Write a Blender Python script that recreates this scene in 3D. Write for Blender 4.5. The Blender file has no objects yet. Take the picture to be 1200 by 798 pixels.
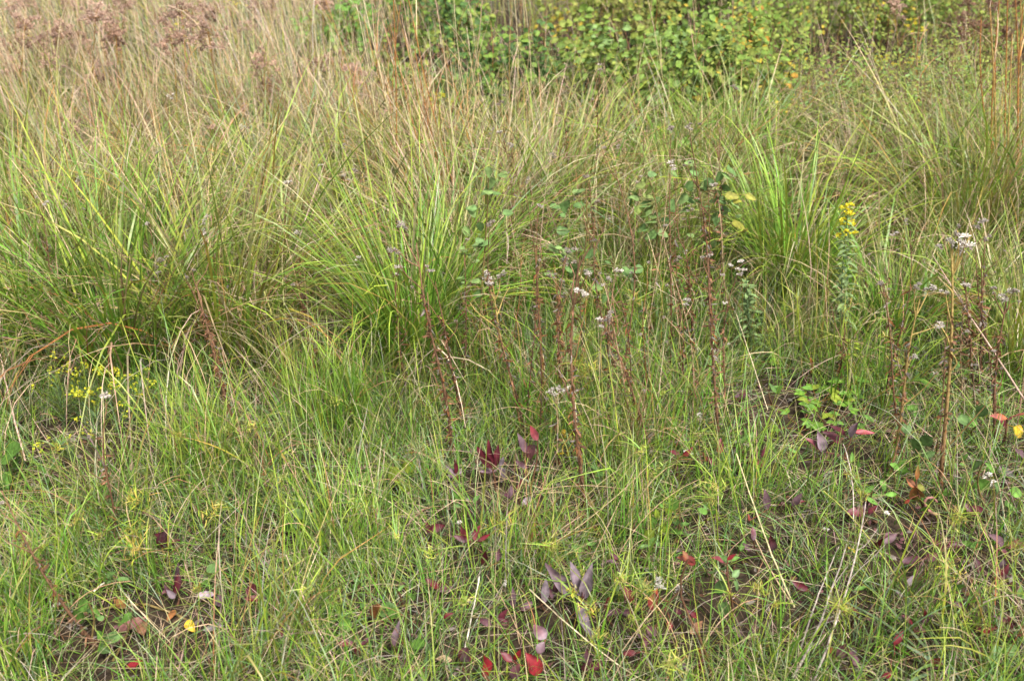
import bpy, math
import numpy as np
from mathutils import Matrix, Vector

# ------------------------------------------------------------------ camera, sky, sun, exposure
scene = bpy.context.scene
COL = scene.collection
CAM_H, PITCH, FPX = 1.50, math.radians(30.0), 1153.0     # eye height, tilt down, focal length in pixels of a 1200 wide frame
SUN_EL, SUN_AZ = math.radians(58), math.radians(150)     # behind the viewer's right shoulder, veiled by cloud
cam_d = bpy.data.cameras.new('camera'); cam = bpy.data.objects.new('camera', cam_d); COL.objects.link(cam)
cam.location = (0, 0, CAM_H); cam.rotation_euler = (math.pi/2 - PITCH, 0, 0)
cam_d.sensor_width = 23.5; cam_d.lens = 23.5*FPX/1200.0
cam_d.clip_start = 0.05; cam_d.clip_end = 1000
cam_d.dof.use_dof = True; cam_d.dof.focus_distance = 2.35; cam_d.dof.aperture_fstop = 2.8
scene.camera = cam

world = bpy.data.worlds.new('World'); scene.world = world; world.use_nodes = True
wn = world.node_tree.nodes; wl = world.node_tree.links; wn.clear()
sky = wn.new('ShaderNodeTexSky'); sky.sky_type = 'NISHITA'; sky.sun_disc = False
sky.sun_elevation = SUN_EL; sky.sun_rotation = SUN_AZ; sky.dust_density = 4.0; sky.air_density = 1.0
hsv = wn.new('ShaderNodeHueSaturation'); hsv.inputs['Saturation'].default_value = 0.22   # cloud veil: nearly white sky
bg = wn.new('ShaderNodeBackground'); bg.inputs['Strength'].default_value = 0.085
wo = wn.new('ShaderNodeOutputWorld')
wl.new(sky.outputs[0], hsv.inputs['Color']); wl.new(hsv.outputs[0], bg.inputs['Color']); wl.new(bg.outputs[0], wo.inputs['Surface'])

sun_d = bpy.data.lights.new('sun', 'SUN'); sun_d.energy = 2.3; sun_d.angle = math.radians(10); sun_d.color = (1.0, 0.96, 0.905)
sun = bpy.data.objects.new('sun', sun_d); COL.objects.link(sun)
# direction towards the sun: azimuth clockwise from +Y
sdir = Vector((math.sin(SUN_AZ)*math.cos(SUN_EL), math.cos(SUN_AZ)*math.cos(SUN_EL), math.sin(SUN_EL)))
sun.rotation_euler = sdir.to_track_quat('Z', 'Y').to_euler(); sun.location = sdir*30

vs = scene.view_settings
vs.view_transform = 'Standard'; vs.look = 'None'; vs.gamma = 1.0; vs.use_curve_mapping = False; vs.exposure = 1.74
scene.cycles.max_bounces = 6; scene.cycles.diffuse_bounces = 4; scene.cycles.transmission_bounces = 4
scene.cycles.use_denoising = True; scene.cycles.denoiser = 'OPENIMAGEDENOISE'; scene.cycles.denoising_input_passes = 'RGB_ALBEDO_NORMAL'; scene.cycles.denoising_prefilter = 'ACCURATE'

# ------------------------------------------------------------------ helpers
R = np.random.default_rng(20240917)
U = lambda a, b, n=None: R.uniform(a, b, n)
CA, SA = math.cos(PITCH), math.sin(PITCH)

def gz(x, y):                                             # the ground's gentle hummocks
    return (0.022*np.sin(2.1*x+1.3)*np.cos(1.7*y+.4) + 0.012*np.sin(4.9*x+2.8*y) + 0.007*np.sin(9.7*x-6.1*y+1.0))

def ray(px, py):
    a, b = (px-600.0)/FPX, (399.0-py)/FPX
    return np.array([a, CA + b*SA, -SA + b*CA])

def G(px, py):                                            # the ground point seen at a pixel of the photograph
    d = ray(px, py); z = 0.0
    for _ in range(4):
        t = (z-CAM_H)/d[2]; p = d*t; z = float(gz(p[0], p[1]))
    return np.array([p[0], p[1], z])

def A(px, py, y):                                         # the point at depth y seen at a pixel
    d = ray(px, py); t = y/d[1]
    return np.array([d[0]*t, y, CAM_H + d[2]*t])

def nrm(v):
    v = np.asarray(v, float); return v/np.maximum(np.linalg.norm(v, axis=-1, keepdims=True), 1e-9)

class MB:
    """collects quads with colours and links them as one mesh object"""
    def __init__(s): s.v, s.f, s.c, s.n = [], [], [], 0
    def add(s, v, f, c):
        v = np.asarray(v, float).reshape(-1, 3); f = np.asarray(f, np.int64).reshape(-1, 4)
        c = np.broadcast_to(np.asarray(c, float), (len(v), 3))
        s.v.append(v); s.f.append(f+s.n); s.c.append(c); s.n += len(v)
    def mesh(s, name, mat, base=(0, 0, 0)):
        v = np.concatenate(s.v) - np.asarray(base, float); f = np.concatenate(s.f); c = np.concatenate(s.c)
        me = bpy.data.meshes.new(name)
        me.vertices.add(len(v)); me.vertices.foreach_set('co', v.astype(np.float32).ravel())
        me.loops.add(f.size); me.loops.foreach_set('vertex_index', f.astype(np.int32).ravel())
        me.polygons.add(len(f)); me.polygons.foreach_set('loop_start', np.arange(0, f.size, 4, dtype=np.int32))
        me.polygons.foreach_set('use_smooth', np.ones(len(f), dtype=bool))
        at = me.color_attributes.new('tint', 'FLOAT_COLOR', 'POINT')
        at.data.foreach_set('color', np.concatenate([c, np.ones((len(c), 1))], 1).astype(np.float32).ravel())
        me.materials.append(mat); me.update(calc_edges=True); me.validate()
        return me
    def build(s, name, mat, parent=None, base=None, stuff=False):
        if not s.v: return None
        b = base if base is not None else (tuple(parent.location) if parent is not None else (0, 0, 0))
        o = bpy.data.objects.new(name, s.mesh(name, mat, b)); COL.objects.link(o)
        if parent is not None: o.parent = parent
        elif base is not None: o.location = b
        if stuff: o['kind'] = 'stuff'
        return o

def thing(name, label, cat, loc, group=None):
    o = bpy.data.objects.new(name, None); COL.objects.link(o); o.location = tuple(float(q) for q in loc); o.empty_display_size = 0.05
    o['label'] = label; o['category'] = cat
    if group: o['group'] = group
    return o

def tag(o, label, cat, group=None):
    o['label'] = label; o['category'] = cat
    if group: o['group'] = group
    return o

def mat(name, rough=0.55, spec=0.3, transl=0.3, scale=60.0, vary=0.35, sheen=0.0):
    m = bpy.data.materials.new(name); m.use_nodes = True; nt = m.node_tree; n = nt.nodes; l = nt.links; n.clear()
    at = n.new('ShaderNodeAttribute'); at.attribute_name = 'tint'
    tc = n.new('ShaderNodeNewGeometry')
    nz = n.new('ShaderNodeTexNoise'); nz.inputs['Scale'].default_value = scale; nz.inputs['Detail'].default_value = 3
    l.new(tc.outputs['Position'], nz.inputs['Vector'])
    mr = n.new('ShaderNodeMapRange'); mr.inputs[1].default_value = .3; mr.inputs[2].default_value = .7
    mr.inputs[3].default_value = 1-vary; mr.inputs[4].default_value = 1+vary
    l.new(nz.outputs['Fac'], mr.inputs[0])
    mx = n.new('ShaderNodeVectorMath'); mx.operation = 'SCALE'
    l.new(at.outputs['Color'], mx.inputs[0]); l.new(mr.outputs[0], mx.inputs['Scale'])
    p = n.new('ShaderNodeBsdfPrincipled'); p.inputs['Roughness'].default_value = rough
    p.inputs['Specular IOR Level'].default_value = spec; p.inputs['Sheen Weight'].default_value = sheen
    l.new(mx.outputs[0], p.inputs['Base Color'])
    out = n.new('ShaderNodeOutputMaterial')
    if transl > 0:
        t = n.new('ShaderNodeBsdfTranslucent'); l.new(mx.outputs[0], t.inputs['Color'])
        ms = n.new('ShaderNodeMixShader'); ms.inputs[0].default_value = transl
        l.new(p.outputs[0], ms.inputs[1]); l.new(t.outputs[0], ms.inputs[2]); l.new(ms.outputs[0], out.inputs['Surface'])
    else: l.new(p.outputs[0], out.inputs['Surface'])
    return m

M_GRASS = mat('grass_blade', .45, .45, .26, 40, .32)
M_DRY = mat('dry_grass', .6, .3, .18, 50, .35)
M_STEM = mat('dry_stem', .75, .2, 0, 120, .45)
M_LEAF = mat('leaf', .6, .2, .25, 70, .4)
M_WAX = mat('waxy_leaf', .5, .35, .15, 55, .42)
M_LITTER = mat('dead_leaf', .8, .2, .1, 120, .4)
M_FLUFF = mat('seed_fluff', .9, .1, .4, 150, .25, .3)
M_FLOWER = mat('flower', .6, .3, .3, 200, .2)

# colours (linear albedo)
GREEN = np.array([.085, .210, .016]); GREEN2 = np.array([.115, .222, .026]); LIME = np.array([.235, .30, .034])
BLUEG = np.array([.11, .17, .075]); OLIVE = np.array([.17, .17, .04]); TAN = np.array([.35, .25, .145])
STRAW = np.array([.48, .39, .25]); RUST = np.array([.25, .105, .035]); ORANGE = np.array([.30, .15, .035])
PINKT = np.array([.43, .295, .225]); BROWN = np.array([.12, .06, .032]); DARKB = np.array([.065, .036, .024])
GREYB = np.array([.24, .20, .17]); PALE = np.array([.42, .38, .30])
def mixc(a, b, t): return np.asarray(a)*(1-t) + np.asarray(b)*t

def blades(mb, base, az, L, w, lean, curl, cb, ct, seg=6, power=1.3, kink=None, twist=None, wob=.06, tipfrac=.55):
    """N grass blades: ribbons growing from base, leaning along az and bending over; colour runs cb > ct"""
    n = len(base); S = seg+1
    s = np.linspace(0, 1, S)
    th = lean[:, None] + curl[:, None]*s[None, :]**power
    if kink is not None:
        ks, ka = kink
        th = th + np.where(s[None, :] > ks[:, None], ka[:, None], 0)
    th = np.minimum(th, 2.5)
    azs = az[:, None] + R.normal(0, wob, (n, 1))*s[None, :]*4
    thm = (th[:, 1:]+th[:, :-1])*.5; azm = (azs[:, 1:]+azs[:, :-1])*.5
    ds = (L/seg)[:, None]
    st = np.stack([np.sin(thm)*np.cos(azm)*ds, np.sin(thm)*np.sin(azm)*ds, np.cos(thm)*ds], -1)
    pts = np.concatenate([np.zeros((n, 1, 3)), np.cumsum(st, 1)], 1) + base[:, None, :]
    g = gz(pts[..., 0], pts[..., 1]) + .004
    pts[..., 2] = np.maximum(pts[..., 2], np.where(s[None, :] > 0, g+U(0, .012, (n, 1)), pts[..., 2]))
    tw = (twist if twist is not None else R.normal(0, .5, n))[:, None]*(0.4+s[None, :])
    side = np.stack([-np.sin(azs), np.cos(azs), np.zeros_like(azs)], -1)
    upv = np.stack([-np.cos(th)*np.cos(azs), -np.cos(th)*np.sin(azs), np.sin(th)], -1)
    side = side*np.cos(tw)[..., None] + upv*np.sin(tw)[..., None]
    prof = np.interp(s, [0, .15, tipfrac, 1], [.65, 1, .85, .06])
    hw = (w[:, None]*prof[None, :]*.5)[..., None]
    v = np.stack([pts-side*hw, pts+side*hw], 2)               # n,S,2,3
    tt = np.clip((s-.3)/.6, 0, 1)[None, :, None]
    c = cb[:, None, :]*(1-tt) + ct[:, None, :]*tt
    c = np.repeat(c[:, :, None, :], 2, 2)
    i = (np.arange(n)*S*2)[:, None] + (np.arange(seg)*2)[None, :]
    f = np.stack([i, i+1, i+3, i+2], -1)
    mb.add(v.reshape(-1, 3), f.reshape(-1, 4), c.reshape(-1, 3))
    return pts

def pick(cols, probs, n, jit=.27):
    k = R.choice(len(cols), n, p=np.array(probs)/np.sum(probs))
    return np.asarray(cols)[k]*(1+R.normal(0, jit, (n, 1))).clip(.3, 1.8)*(1+R.normal(0, .07, (n, 3)))

def tube(mb, pts, rad, col, sides=5):
    pts = np.asarray(pts, float); n = len(pts); rad = np.broadcast_to(np.asarray(rad, float), (n,))
    tg = nrm(np.gradient(pts, axis=0))
    ref = np.array([1., 0, 0]) if abs(tg[0, 0]) < .8 else np.array([0, 1., 0])
    a = nrm(np.cross(tg, ref)); b = np.cross(tg, a)
    ph = np.arange(sides)*2*math.pi/sides
    v = pts[:, None, :] + rad[:, None, None]*(np.cos(ph)[None, :, None]*a[:, None, :]+np.sin(ph)[None, :, None]*b[:, None, :])
    i = np.arange(n-1)[:, None]*sides; j = np.arange(sides)[None, :]; j2 = (j+1) % sides
    f = np.stack([i+j, i+j2, i+sides+j2, i+sides+j], -1)
    c = np.asarray(col, float); c = c if c.ndim == 2 else np.repeat(c[None], n, 0)
    mb.add(v.reshape(-1, 3), f.reshape(-1, 4), np.repeat(c[:, None, :], sides, 1).reshape(-1, 3))

def path(p0, p1, n=8, wob=.01, sag=0.0):
    s = np.linspace(0, 1, n)[:, None]; p0 = np.asarray(p0, float); p1 = np.asarray(p1, float)
    L = np.linalg.norm(p1-p0); p = p0*(1-s)+p1*s
    k = R.normal(0, 1, (2, 3)); k[:, 2] *= .3
    p = p + wob*L*3*(np.sin(s*math.pi)*k[0] + .45*np.sin(s*2*math.pi)*k[1])*.5
    p[:, 2] -= sag*L*np.sin(s[:, 0]*math.pi)*-1
    return p

SHAPES = {'ovate': ([0, .12, .35, .6, .85, 1], [.06, .62, 1, .86, .4, .02]),
          'round': ([0, .1, .3, .6, .88, 1], [.1, .75, 1, .97, .6, .08]),
          'lance': ([0, .15, .4, .65, .88, 1], [.1, .7, 1, .82, .35, .02]),
          'heart': ([0, .06, .25, .6, .88, 1], [.35, .85, 1, .8, .38, .02])}
def leaf(mb, base, d, nrmv, L, W, fold=.35, curl=.5, shape='ovate', cb=GREEN, ct=None, edge=None, wave=.06, rows=7):
    """one leaf blade folded along its midrib; d = pointing direction, nrmv = upper face"""
    d = nrm(d); side = nrm(np.cross(d, nrmv)); up = np.cross(side, d)
    s = np.linspace(0, 1, rows)
    xs, ws = SHAPES[shape]; w = np.interp(s, xs, ws)*W*.5
    ang = -curl*s                                     # bends away from the upper face
    ds = L/(rows-1)
    fw = np.concatenate([[0], np.cumsum(np.cos((ang[1:]+ang[:-1])/2)*ds)]); hh = np.concatenate([[0], np.cumsum(np.sin((ang[1:]+ang[:-1])/2)*ds)])
    mid = np.asarray(base)+fw[:, None]*d+hh[:, None]*up
    wv = wave*L*np.sin(s*9+U(0, 6))[:, None]*up*.25
    up2 = np.cos(ang)[:, None]*up - np.sin(ang)[:, None]*d
    cf, sf = math.cos(fold), math.sin(fold)
    le = mid - side*(w*cf)[:, None] + up2*(w*sf)[:, None] + wv
    ri = mid + side*(w*cf)[:, None] + up2*(w*sf)[:, None] - wv
    v = np.stack([le, mid, ri], 1).reshape(-1, 3)
    ct = cb if ct is None else ct; edge = None if edge is None else np.asarray(edge)
    cm = np.asarray(cb)[None]*(1-s[:, None]) + np.asarray(ct)[None]*s[:, None]
    ce = cm if edge is None else cm*.45+edge[None]*.55
    ce = ce*(1+.13*np.where(np.arange(rows) % 2 == 0, 1, -1))[:, None]
    c = np.stack([ce, cm*1.18, ce*.93], 1).reshape(-1, 3)
    i = np.arange(rows-1)*3
    f = np.concatenate([np.stack([i, i+1, i+4, i+3], -1), np.stack([i+1, i+2, i+5, i+4], -1)])
    mb.add(v, f, c)

def rdir(zlo=-.2, zhi=1.0):
    z = U(zlo, zhi); a = U(0, 2*math.pi); r = math.sqrt(max(0, 1-z*z)); return np.array([r*math.cos(a), r*math.sin(a), z])

def tuft(mb, c, r, col, n=26, w=.0009, zlo=-.5, flat=1.0):
    """a ball of fine pappus hairs"""
    d = R.normal(0, 1, (n, 3)); d[:, 2] = np.abs(d[:, 2])*(1-zlo) + zlo*.5; d = nrm(d); d[:, 2] *= flat
    l = r*U(.55, 1.1, n)[:, None]
    side = nrm(np.cross(d, R.normal(0, 1, (n, 3))))*w
    p0 = np.asarray(c)[None]+d*l*.08; p1 = p0+d*l; 
    v = np.stack([p0-side*.5, p0+side*.5, p1+side*1.6, p1-side*1.6], 1)
    f = np.arange(n*4).reshape(n, 4)
    cc = np.asarray(col)[None]*(1+R.normal(0, .12, (n, 1)))
    mb.add(v.reshape(-1, 3), f, np.repeat(cc, 4, 0))

# ------------------------------------------------------------------ ground
def soil_material():
    m = bpy.data.materials.new('soil'); m.use_nodes = True; nt = m.node_tree; n = nt.nodes; l = nt.links
    p = n['Principled BSDF']; p.inputs['Roughness'].default_value = .95; p.inputs['Specular IOR Level'].default_value = .15
    g = n.new('ShaderNodeNewGeometry')
    a = n.new('ShaderNodeTexNoise'); a.inputs['Scale'].default_value = 35; a.inputs['Detail'].default_value = 8; a.inputs['Roughness'].default_value = .7
    l.new(g.outputs['Position'], a.inputs['Vector'])
    r = n.new('ShaderNodeValToRGB'); e = r.color_ramp.elements
    e[0].position = .3; e[0].color = (.016, .011, .008, 1); e[1].position = .72; e[1].color = (.09, .06, .038, 1)
    k = e.new(.52); k.color = (.04, .028, .017, 1)
    l.new(a.outputs['Fac'], r.inputs[0]); l.new(r.outputs[0], p.inputs['Base Color'])
    b = n.new('ShaderNodeBump'); b.inputs['Strength'].default_value = .8; b.inputs['Distance'].default_value = .02
    l.new(a.outputs['Fac'], b.inputs['Height']); l.new(b.outputs[0], p.inputs['Normal'])
    return m
def ground():
    t = np.linspace(-1, 1, 181); xs = np.sinh(t*5.2)/math.sinh(5.2)*250
    X, Y = np.meshgrid(xs, xs+2.5, indexing='ij')
    Z = gz(X, Y)
    v = np.stack([X, Y, Z], -1).reshape(-1, 3); n = len(xs)
    i = (np.arange(n-1)[:, None]*n+np.arange(n-1)[None, :])
    f = np.stack([i, i+n, i+n+1, i+1], -1).reshape(-1, 4)
    mb = MB(); mb.add(v, f, [.06, .045, .03]); o = mb.build('ground', soil_material()); o['kind'] = 'structure'
ground()

# ------------------------------------------------------------------ stuff: short turf, thatch, leaf crumbs, far dry grass
def scatter(n, x0, x1, y0, y1, keep=None):
    """n points over the strip of meadow in view, going on thinner for a metre past it on both sides"""
    out, core = [], 0
    while core < n:
        y = U(y0, y1, n*2); W = 1.25+.64*y; x = U(-1, 1, n*2)*W; inner = np.abs(x) < .25+.60*y
        ok = (U(0, 1, n*2) < W/(1.25+.64*y1)) & (inner | (U(0, 1, n*2) < .42))      # even density per area
        if keep is not None: ok &= U(0, 1, n*2) < keep(x, y)
        k = np.nonzero(ok)[0]; c = np.cumsum(inner[k]) + core
        k = k[:np.searchsorted(c, n)+1]; core += int(inner[k].sum()); out.append(np.stack([x[k], y[k]], 1))
    p = np.concatenate(out)
    return np.column_stack([p, gz(p[:, 0], p[:, 1])])

BARE = [G(935, 500), G(905, 470), G(200, 735), G(130, 745), G(1060, 640), G(985, 640), G(600, 760), G(560, 600), G(1040, 345), G(420, 350), G(1100, 700)]
BR = [.17, .11, .05, .06, .09, .07, .07, .06, .12, .12, .06]
for (bx_, by_) in [(575, 560), (535, 565), (620, 545), (605, 605), (552, 645), (680, 720), (660, 690), (570, 795), (605, 795), (635, 790), (632, 755), (203, 705), (965, 540), (1000, 525), (848, 730), (850, 690), (740, 715), (770, 725), (790, 745), (795, 545), (845, 545), (1065, 670), (1095, 668), (1072, 600), (1095, 612), (1180, 515), (1155, 755), (1052, 765),
              (465, 768), (602, 722), (525, 735), (440, 728), (1150, 680), (898, 605), (812, 668), (990, 780), (98, 725), (122, 758), (250, 680), (345, 615), (468, 565), (455, 720), (775, 615), (665, 530), (1165, 595), (1050, 565), (1028, 590), (220, 742), (236, 722), (245, 755), (262, 728), (283, 722), (160, 745), (140, 760), (118, 780), (150, 792), (785, 700), (940, 440), (990, 700), (960, 760), (930, 720), (1010, 650), (905, 660)]:
    BARE.append(G(bx_, by_)-[0, .045, 0]); BR.append(.046)
MAROON = [(500, 620), (518, 690), (575, 655), (590, 730), (645, 700), (720, 720), (725, 660), (745, 765), (800, 720), (815, 780), (870, 745), (895, 640), (925, 590), (960, 690), (1000, 720), (1020, 600), (1040, 640), (1075, 735), (1090, 780), (1110, 640), (1130, 720), (1140, 600), (1165, 680), (1180, 640), (1185, 735), (690, 780), (540, 775), (190, 640), (300, 700), (420, 760), (870, 470), (900, 540)]
LOWGREEN = [(60, 560), (130, 680), (320, 650), (410, 690), (480, 700), (540, 590), (690, 640), (800, 620), (830, 600), (870, 520), (905, 460), (930, 540), (1000, 540), (1035, 500), (1060, 480), (1090, 590), (1120, 545), (1135, 500), (1150, 640), (1170, 560), (1110, 700), (1190, 700), (1000, 690), (760, 640), (700, 560), (860, 650), (1080, 450), (1130, 440)]
for q_, r_ in [((578, 588), .07), ((616, 585), .06), ((975, 562), .07), ((685, 748), .075), ((650, 715), .05), ((850, 720), .06), ((770, 740), .06), ((1095, 645), .09), ((1155, 690), .08), ((960, 745), .09), ((880, 705), .07), ((1180, 590), .09), ((930, 500), .12), ((1045, 320), .16), ((1070, 345), .12), ((415, 365), .12), ((390, 400), .10), ((300, 470), .08), ((950, 280), .10), ((735, 260), .10), ((880, 400), .10), ((60, 450), .10), ((620, 370), .08)]:
    BARE.append(G(*q_)); BR.append(r_)
for q_ in [(105, 520), (140, 525), (75, 515), (165, 515), (118, 548)]:
    BARE.append(G(*q_)); BR.append(.10)
for q_ in MAROON+LOWGREEN:
    BARE.append(G(q_[0], q_[1]+10)-[0, .03, 0]); BR.append(.038)
def bare(x, y):
    k = np.ones_like(x)
    for b, r in zip(BARE, BR):
        d2 = ((x-b[0])/1.3)**2+((y-b[1]))**2
        k *= 1-.85*np.exp(-d2/(r*r))
    return k
def clumpy(x, y):
    q = .5+.5*np.sin(7.3*x+3*np.sin(3.1*y))*np.sin(6.1*y+2*np.sin(4.3*x+1))
    return np.clip(.25+.9*q, 0, 1)*bare(x, y)

def turf():
    mb = MB(); n = 53000
    p = scatter(n, None, None, .75, 3.3, clumpy); n = len(p)
    blades(mb, p, U(0, 6.283, n), R.lognormal(math.log(.085), .5, n), U(.0013, .0029, n), np.abs(R.normal(.35, .35, n)), U(.1, 1.5, n),
           pick([GREEN, GREEN2, LIME, BLUEG], [3, 3, 1.6, 3.2], n), pick([GREEN2, LIME, TAN, BLUEG*1.2, GREYB], [3, 2.4, 1.6, 2.6, .8], n), seg=4)
    n = 21000
    p = scatter(n, None, None, 2.6, 5.0, lambda x, y: np.clip(.32+.5*np.sin(5.1*x+1.5*np.sin(2.9*y)+1.9*np.sin(1.3*x-.7*y))+.45*np.sin(4.1*y-2.3*x+2.2*np.sin(3.3*x+1.7*y)), .05, 1)*bare(x, y)*np.where((x > -.8) & (x < 2.9), np.clip((4.35-y)/.3, .08, 1), 1)); n = len(p)
    blades(mb, p, U(0, 6.283, n), U(.12, .46, n), U(.002, .0042, n), np.abs(R.normal(.3, .3, n)), U(.1, 1.3, n),
           pick([GREEN, GREEN2, OLIVE, LIME], [2.5, 3, 1.5, 1.5], n), pick([GREEN2, LIME, TAN, PINKT], [2, 2.4, 1.6, 1], n), seg=4)
    n = 5600                                     # loose upright blades rising through the turf
    p = scatter(n, None, None, .75, 3.1, clumpy); n = len(p)
    blades(mb, p, U(0, 6.283, n), U(.10, .27, n), U(.0014, .003, n), np.abs(R.normal(.15, .2, n)), U(.0, 1.0, n),
           pick([GREEN, GREEN2, LIME], [2, 3, 3], n), pick([GREEN2, LIME, LIME*1.1, STRAW], [2, 3, 2, 1], n), seg=5)
    n = 16000                                    # matted grass combed in patches
    p = scatter(n, None, None, .75, 3.0, bare); n = len(p)
    az = 2.5*np.sin(2.3*p[:, 0]+1.7*p[:, 1])+2*np.sin(3.9*p[:, 1]-1.1*p[:, 0])+R.normal(0, .6, n)
    blades(mb, p, az, U(.06, .17, n), U(.0011, .0022, n), U(.7, 1.2, n), U(.1, .8, n),
           pick([GREEN2, BLUEG, LIME, OLIVE], [3, 2.5, 2, 1], n), pick([BLUEG*1.3, LIME, TAN, GREEN2], [2, 2, 1.4, 2], n), seg=4)
    o = mb.build('short_grass', M_GRASS, stuff=True)
    tag(o, 'short fine green grass covering the meadow floor between the clumps', 'grass')
def thatch():
    mb = MB(); n = 15000
    p = scatter(n, None, None, .75, 3.4, lambda x, y: .35+.65*bare(x, y)); n = len(p); p[:, 2] += U(0, .03, n)
    blades(mb, p, U(0, 6.283, n), R.lognormal(math.log(.10), .5, n), U(.0008, .002, n), R.normal(1.35, .25, n), U(-.2, .9, n),
           pick([TAN, STRAW*.8, GREYB, PINKT, OLIVE, BROWN*1.5], [2, 1.5, 3, 1.2, 1.5, 1.5], n), pick([TAN, STRAW, GREYB, PINKT], [2, 2, 2, 1], n), seg=4)
    n = 5000
    p = scatter(n, None, None, 3.2, 5.2, None); n = len(p); p[:, 2] += U(0, .05, n)
    blades(mb, p, U(0, 6.283, n), U(.1, .3, n), U(.0015, .003, n), R.normal(1.2, .3, n), U(-.2, .9, n),
           pick([TAN, STRAW, GREYB, BROWN], [2, 2, 2, 1], n), pick([TAN, STRAW, GREYB], [2, 2, 2], n), seg=3)
    o = mb.build('dry_thatch', M_DRY, stuff=True); tag(o, 'tangle of pale dead grass lying on the soil', 'thatch')
def crumbs():
    mb = MB(); n = 4200
    p = scatter(n, None, None, .75, 3.4, None); n = len(p)
    for q in p:
        c = [BROWN, DARKB, np.array([.13, .055, .06]), GREYB*.7][R.integers(4)]*U(.7, 1.2)
        leaf(mb, q+[0, 0, U(.002, .02)], rdir(-.2, .35), rdir(.4, 1), U(.008, .026), U(.005, .014), U(-.3, .6), U(-.6, 1.2), 'ovate', c, rows=4)
    o = mb.build('leaf_litter', M_LITTER, stuff=True); tag(o, 'crumbs of brown dead leaves scattered on the soil', 'leaf litter')
def far_grass():
    mb = MB(); n = 36000
    def keep(x, y):       # the left and the back of the meadow are dry; the right is shrubby
        edge = np.maximum(1/(1+np.exp(np.clip((x+ .17*y + .05)*5.0, -40, 40))), np.clip((y-6.0)/1.0, 0, 1)); edge = np.where(np.abs(x) > .25+.58*y, 1, edge)
        return np.clip(.05+edge*1.0, 0, 1)*np.clip(.35+.65*np.sin(3.1*x+2*y)*np.sin(2.3*y-1.2*x)+.4, .15, 1)
    p = scatter(n, None, None, 3.9, 11.0, keep); n = len(p)
    L = U(.22, .80, n)
    lean = np.abs(R.normal(.17, .2, n)); az = R.normal(2.7, 1.1, n)
    blades(mb, p, az, L, U(.0018, .0042, n), lean, U(0, 1.1, n),
           pick([OLIVE, TAN, BLUEG*1.2, LIME, RUST, GREYB*1.2], [2.2, 1.8, 2.4, 2.2, .6, 1.2], n, .28), pick([PINKT, TAN, STRAW, RUST, GREYB*1.5, LIME], [6, 2, 2, .9, 1.4, .5], n, .28), seg=5, power=2.0, kink=(U(.3, .85, n), np.where(U(0, 1, n) < .2, U(.3, 1.3, n), 0)))
    n = 5000
    p = scatter(n, None, None, 9, 22, None); n = len(p)
    blades(mb, p, R.normal(2.7, 1.3, n), U(.4, .9, n), U(.004, .009, n), np.abs(R.normal(.12, .14, n)), U(0, .6, n),
           pick([OLIVE, TAN, RUST], [2, 2, 1], n), pick([PINKT, TAN, STRAW], [3, 2, 1], n), seg=3, power=2)
    o = mb.build('dry_meadow_grass', M_DRY, stuff=True); tag(o, 'pinkish tan dry grass covering the far meadow', 'dry grass')
def stray_culms():
    mb = MB(); n = 2900
    p = scatter(n, None, None, 2.3, 5.0, lambda x, y: np.clip(.35+(y-2.3)*.3+np.where(x < 0, .2, 0), 0, 1)); n = len(p)
    blades(mb, p, R.normal(2.4, 1.2, n), U(.26, .62, n), U(.0012, .0026, n), np.abs(R.normal(.12, .2, n)), U(.0, 1.0, n),
           pick([TAN, ORANGE, OLIVE*1.2, GREYB], [2, 1.8, 2, .8], n), pick([PINKT, TAN, STRAW, ORANGE*1.2], [3, 2.4, 1.6, 1.6], n), seg=7, power=2.0, kink=(U(.3, .8, n), np.where(U(0, 1, n) < .25, U(.3, 1.4, n), 0)))
    n = 700
    p = scatter(n, None, None, 4.1, 5.6, lambda x, y: np.where(x > -.8, 1, .1)); n = len(p)
    blades(mb, p, U(0, 6.28, n), U(.25, .6, n), U(.0016, .0034, n), np.abs(R.normal(.12, .15, n)), U(.0, .8, n),
           pick([TAN, ORANGE*.8, OLIVE, BLUEG], [2, 1, 2, 2], n), pick([PINKT, TAN, LIME, RUST], [2, 2, 1, 1], n), seg=6, power=2.0)
    n = 300
    p = scatter(n, None, None, 1.1, 2.4, bare); n = len(p)
    blades(mb, p, U(0, 6.28, n), U(.15, .38, n), U(.0010, .0020, n), np.abs(R.normal(.7, .4, n)), U(.0, .8, n),
           pick([TAN, STRAW, GREYB, OLIVE*1.4], [2, 2, 1, 1], n), pick([PINKT, TAN, STRAW], [1, 2, 2], n), seg=6, power=1.5)
    o = mb.build('stray_dry_grass', M_DRY, stuff=True); tag(o, 'thin dead grass stems crossing each other above the tussocks', 'dry grass')
turf(); thatch(); crumbs(); far_grass(); stray_culms()

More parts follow.
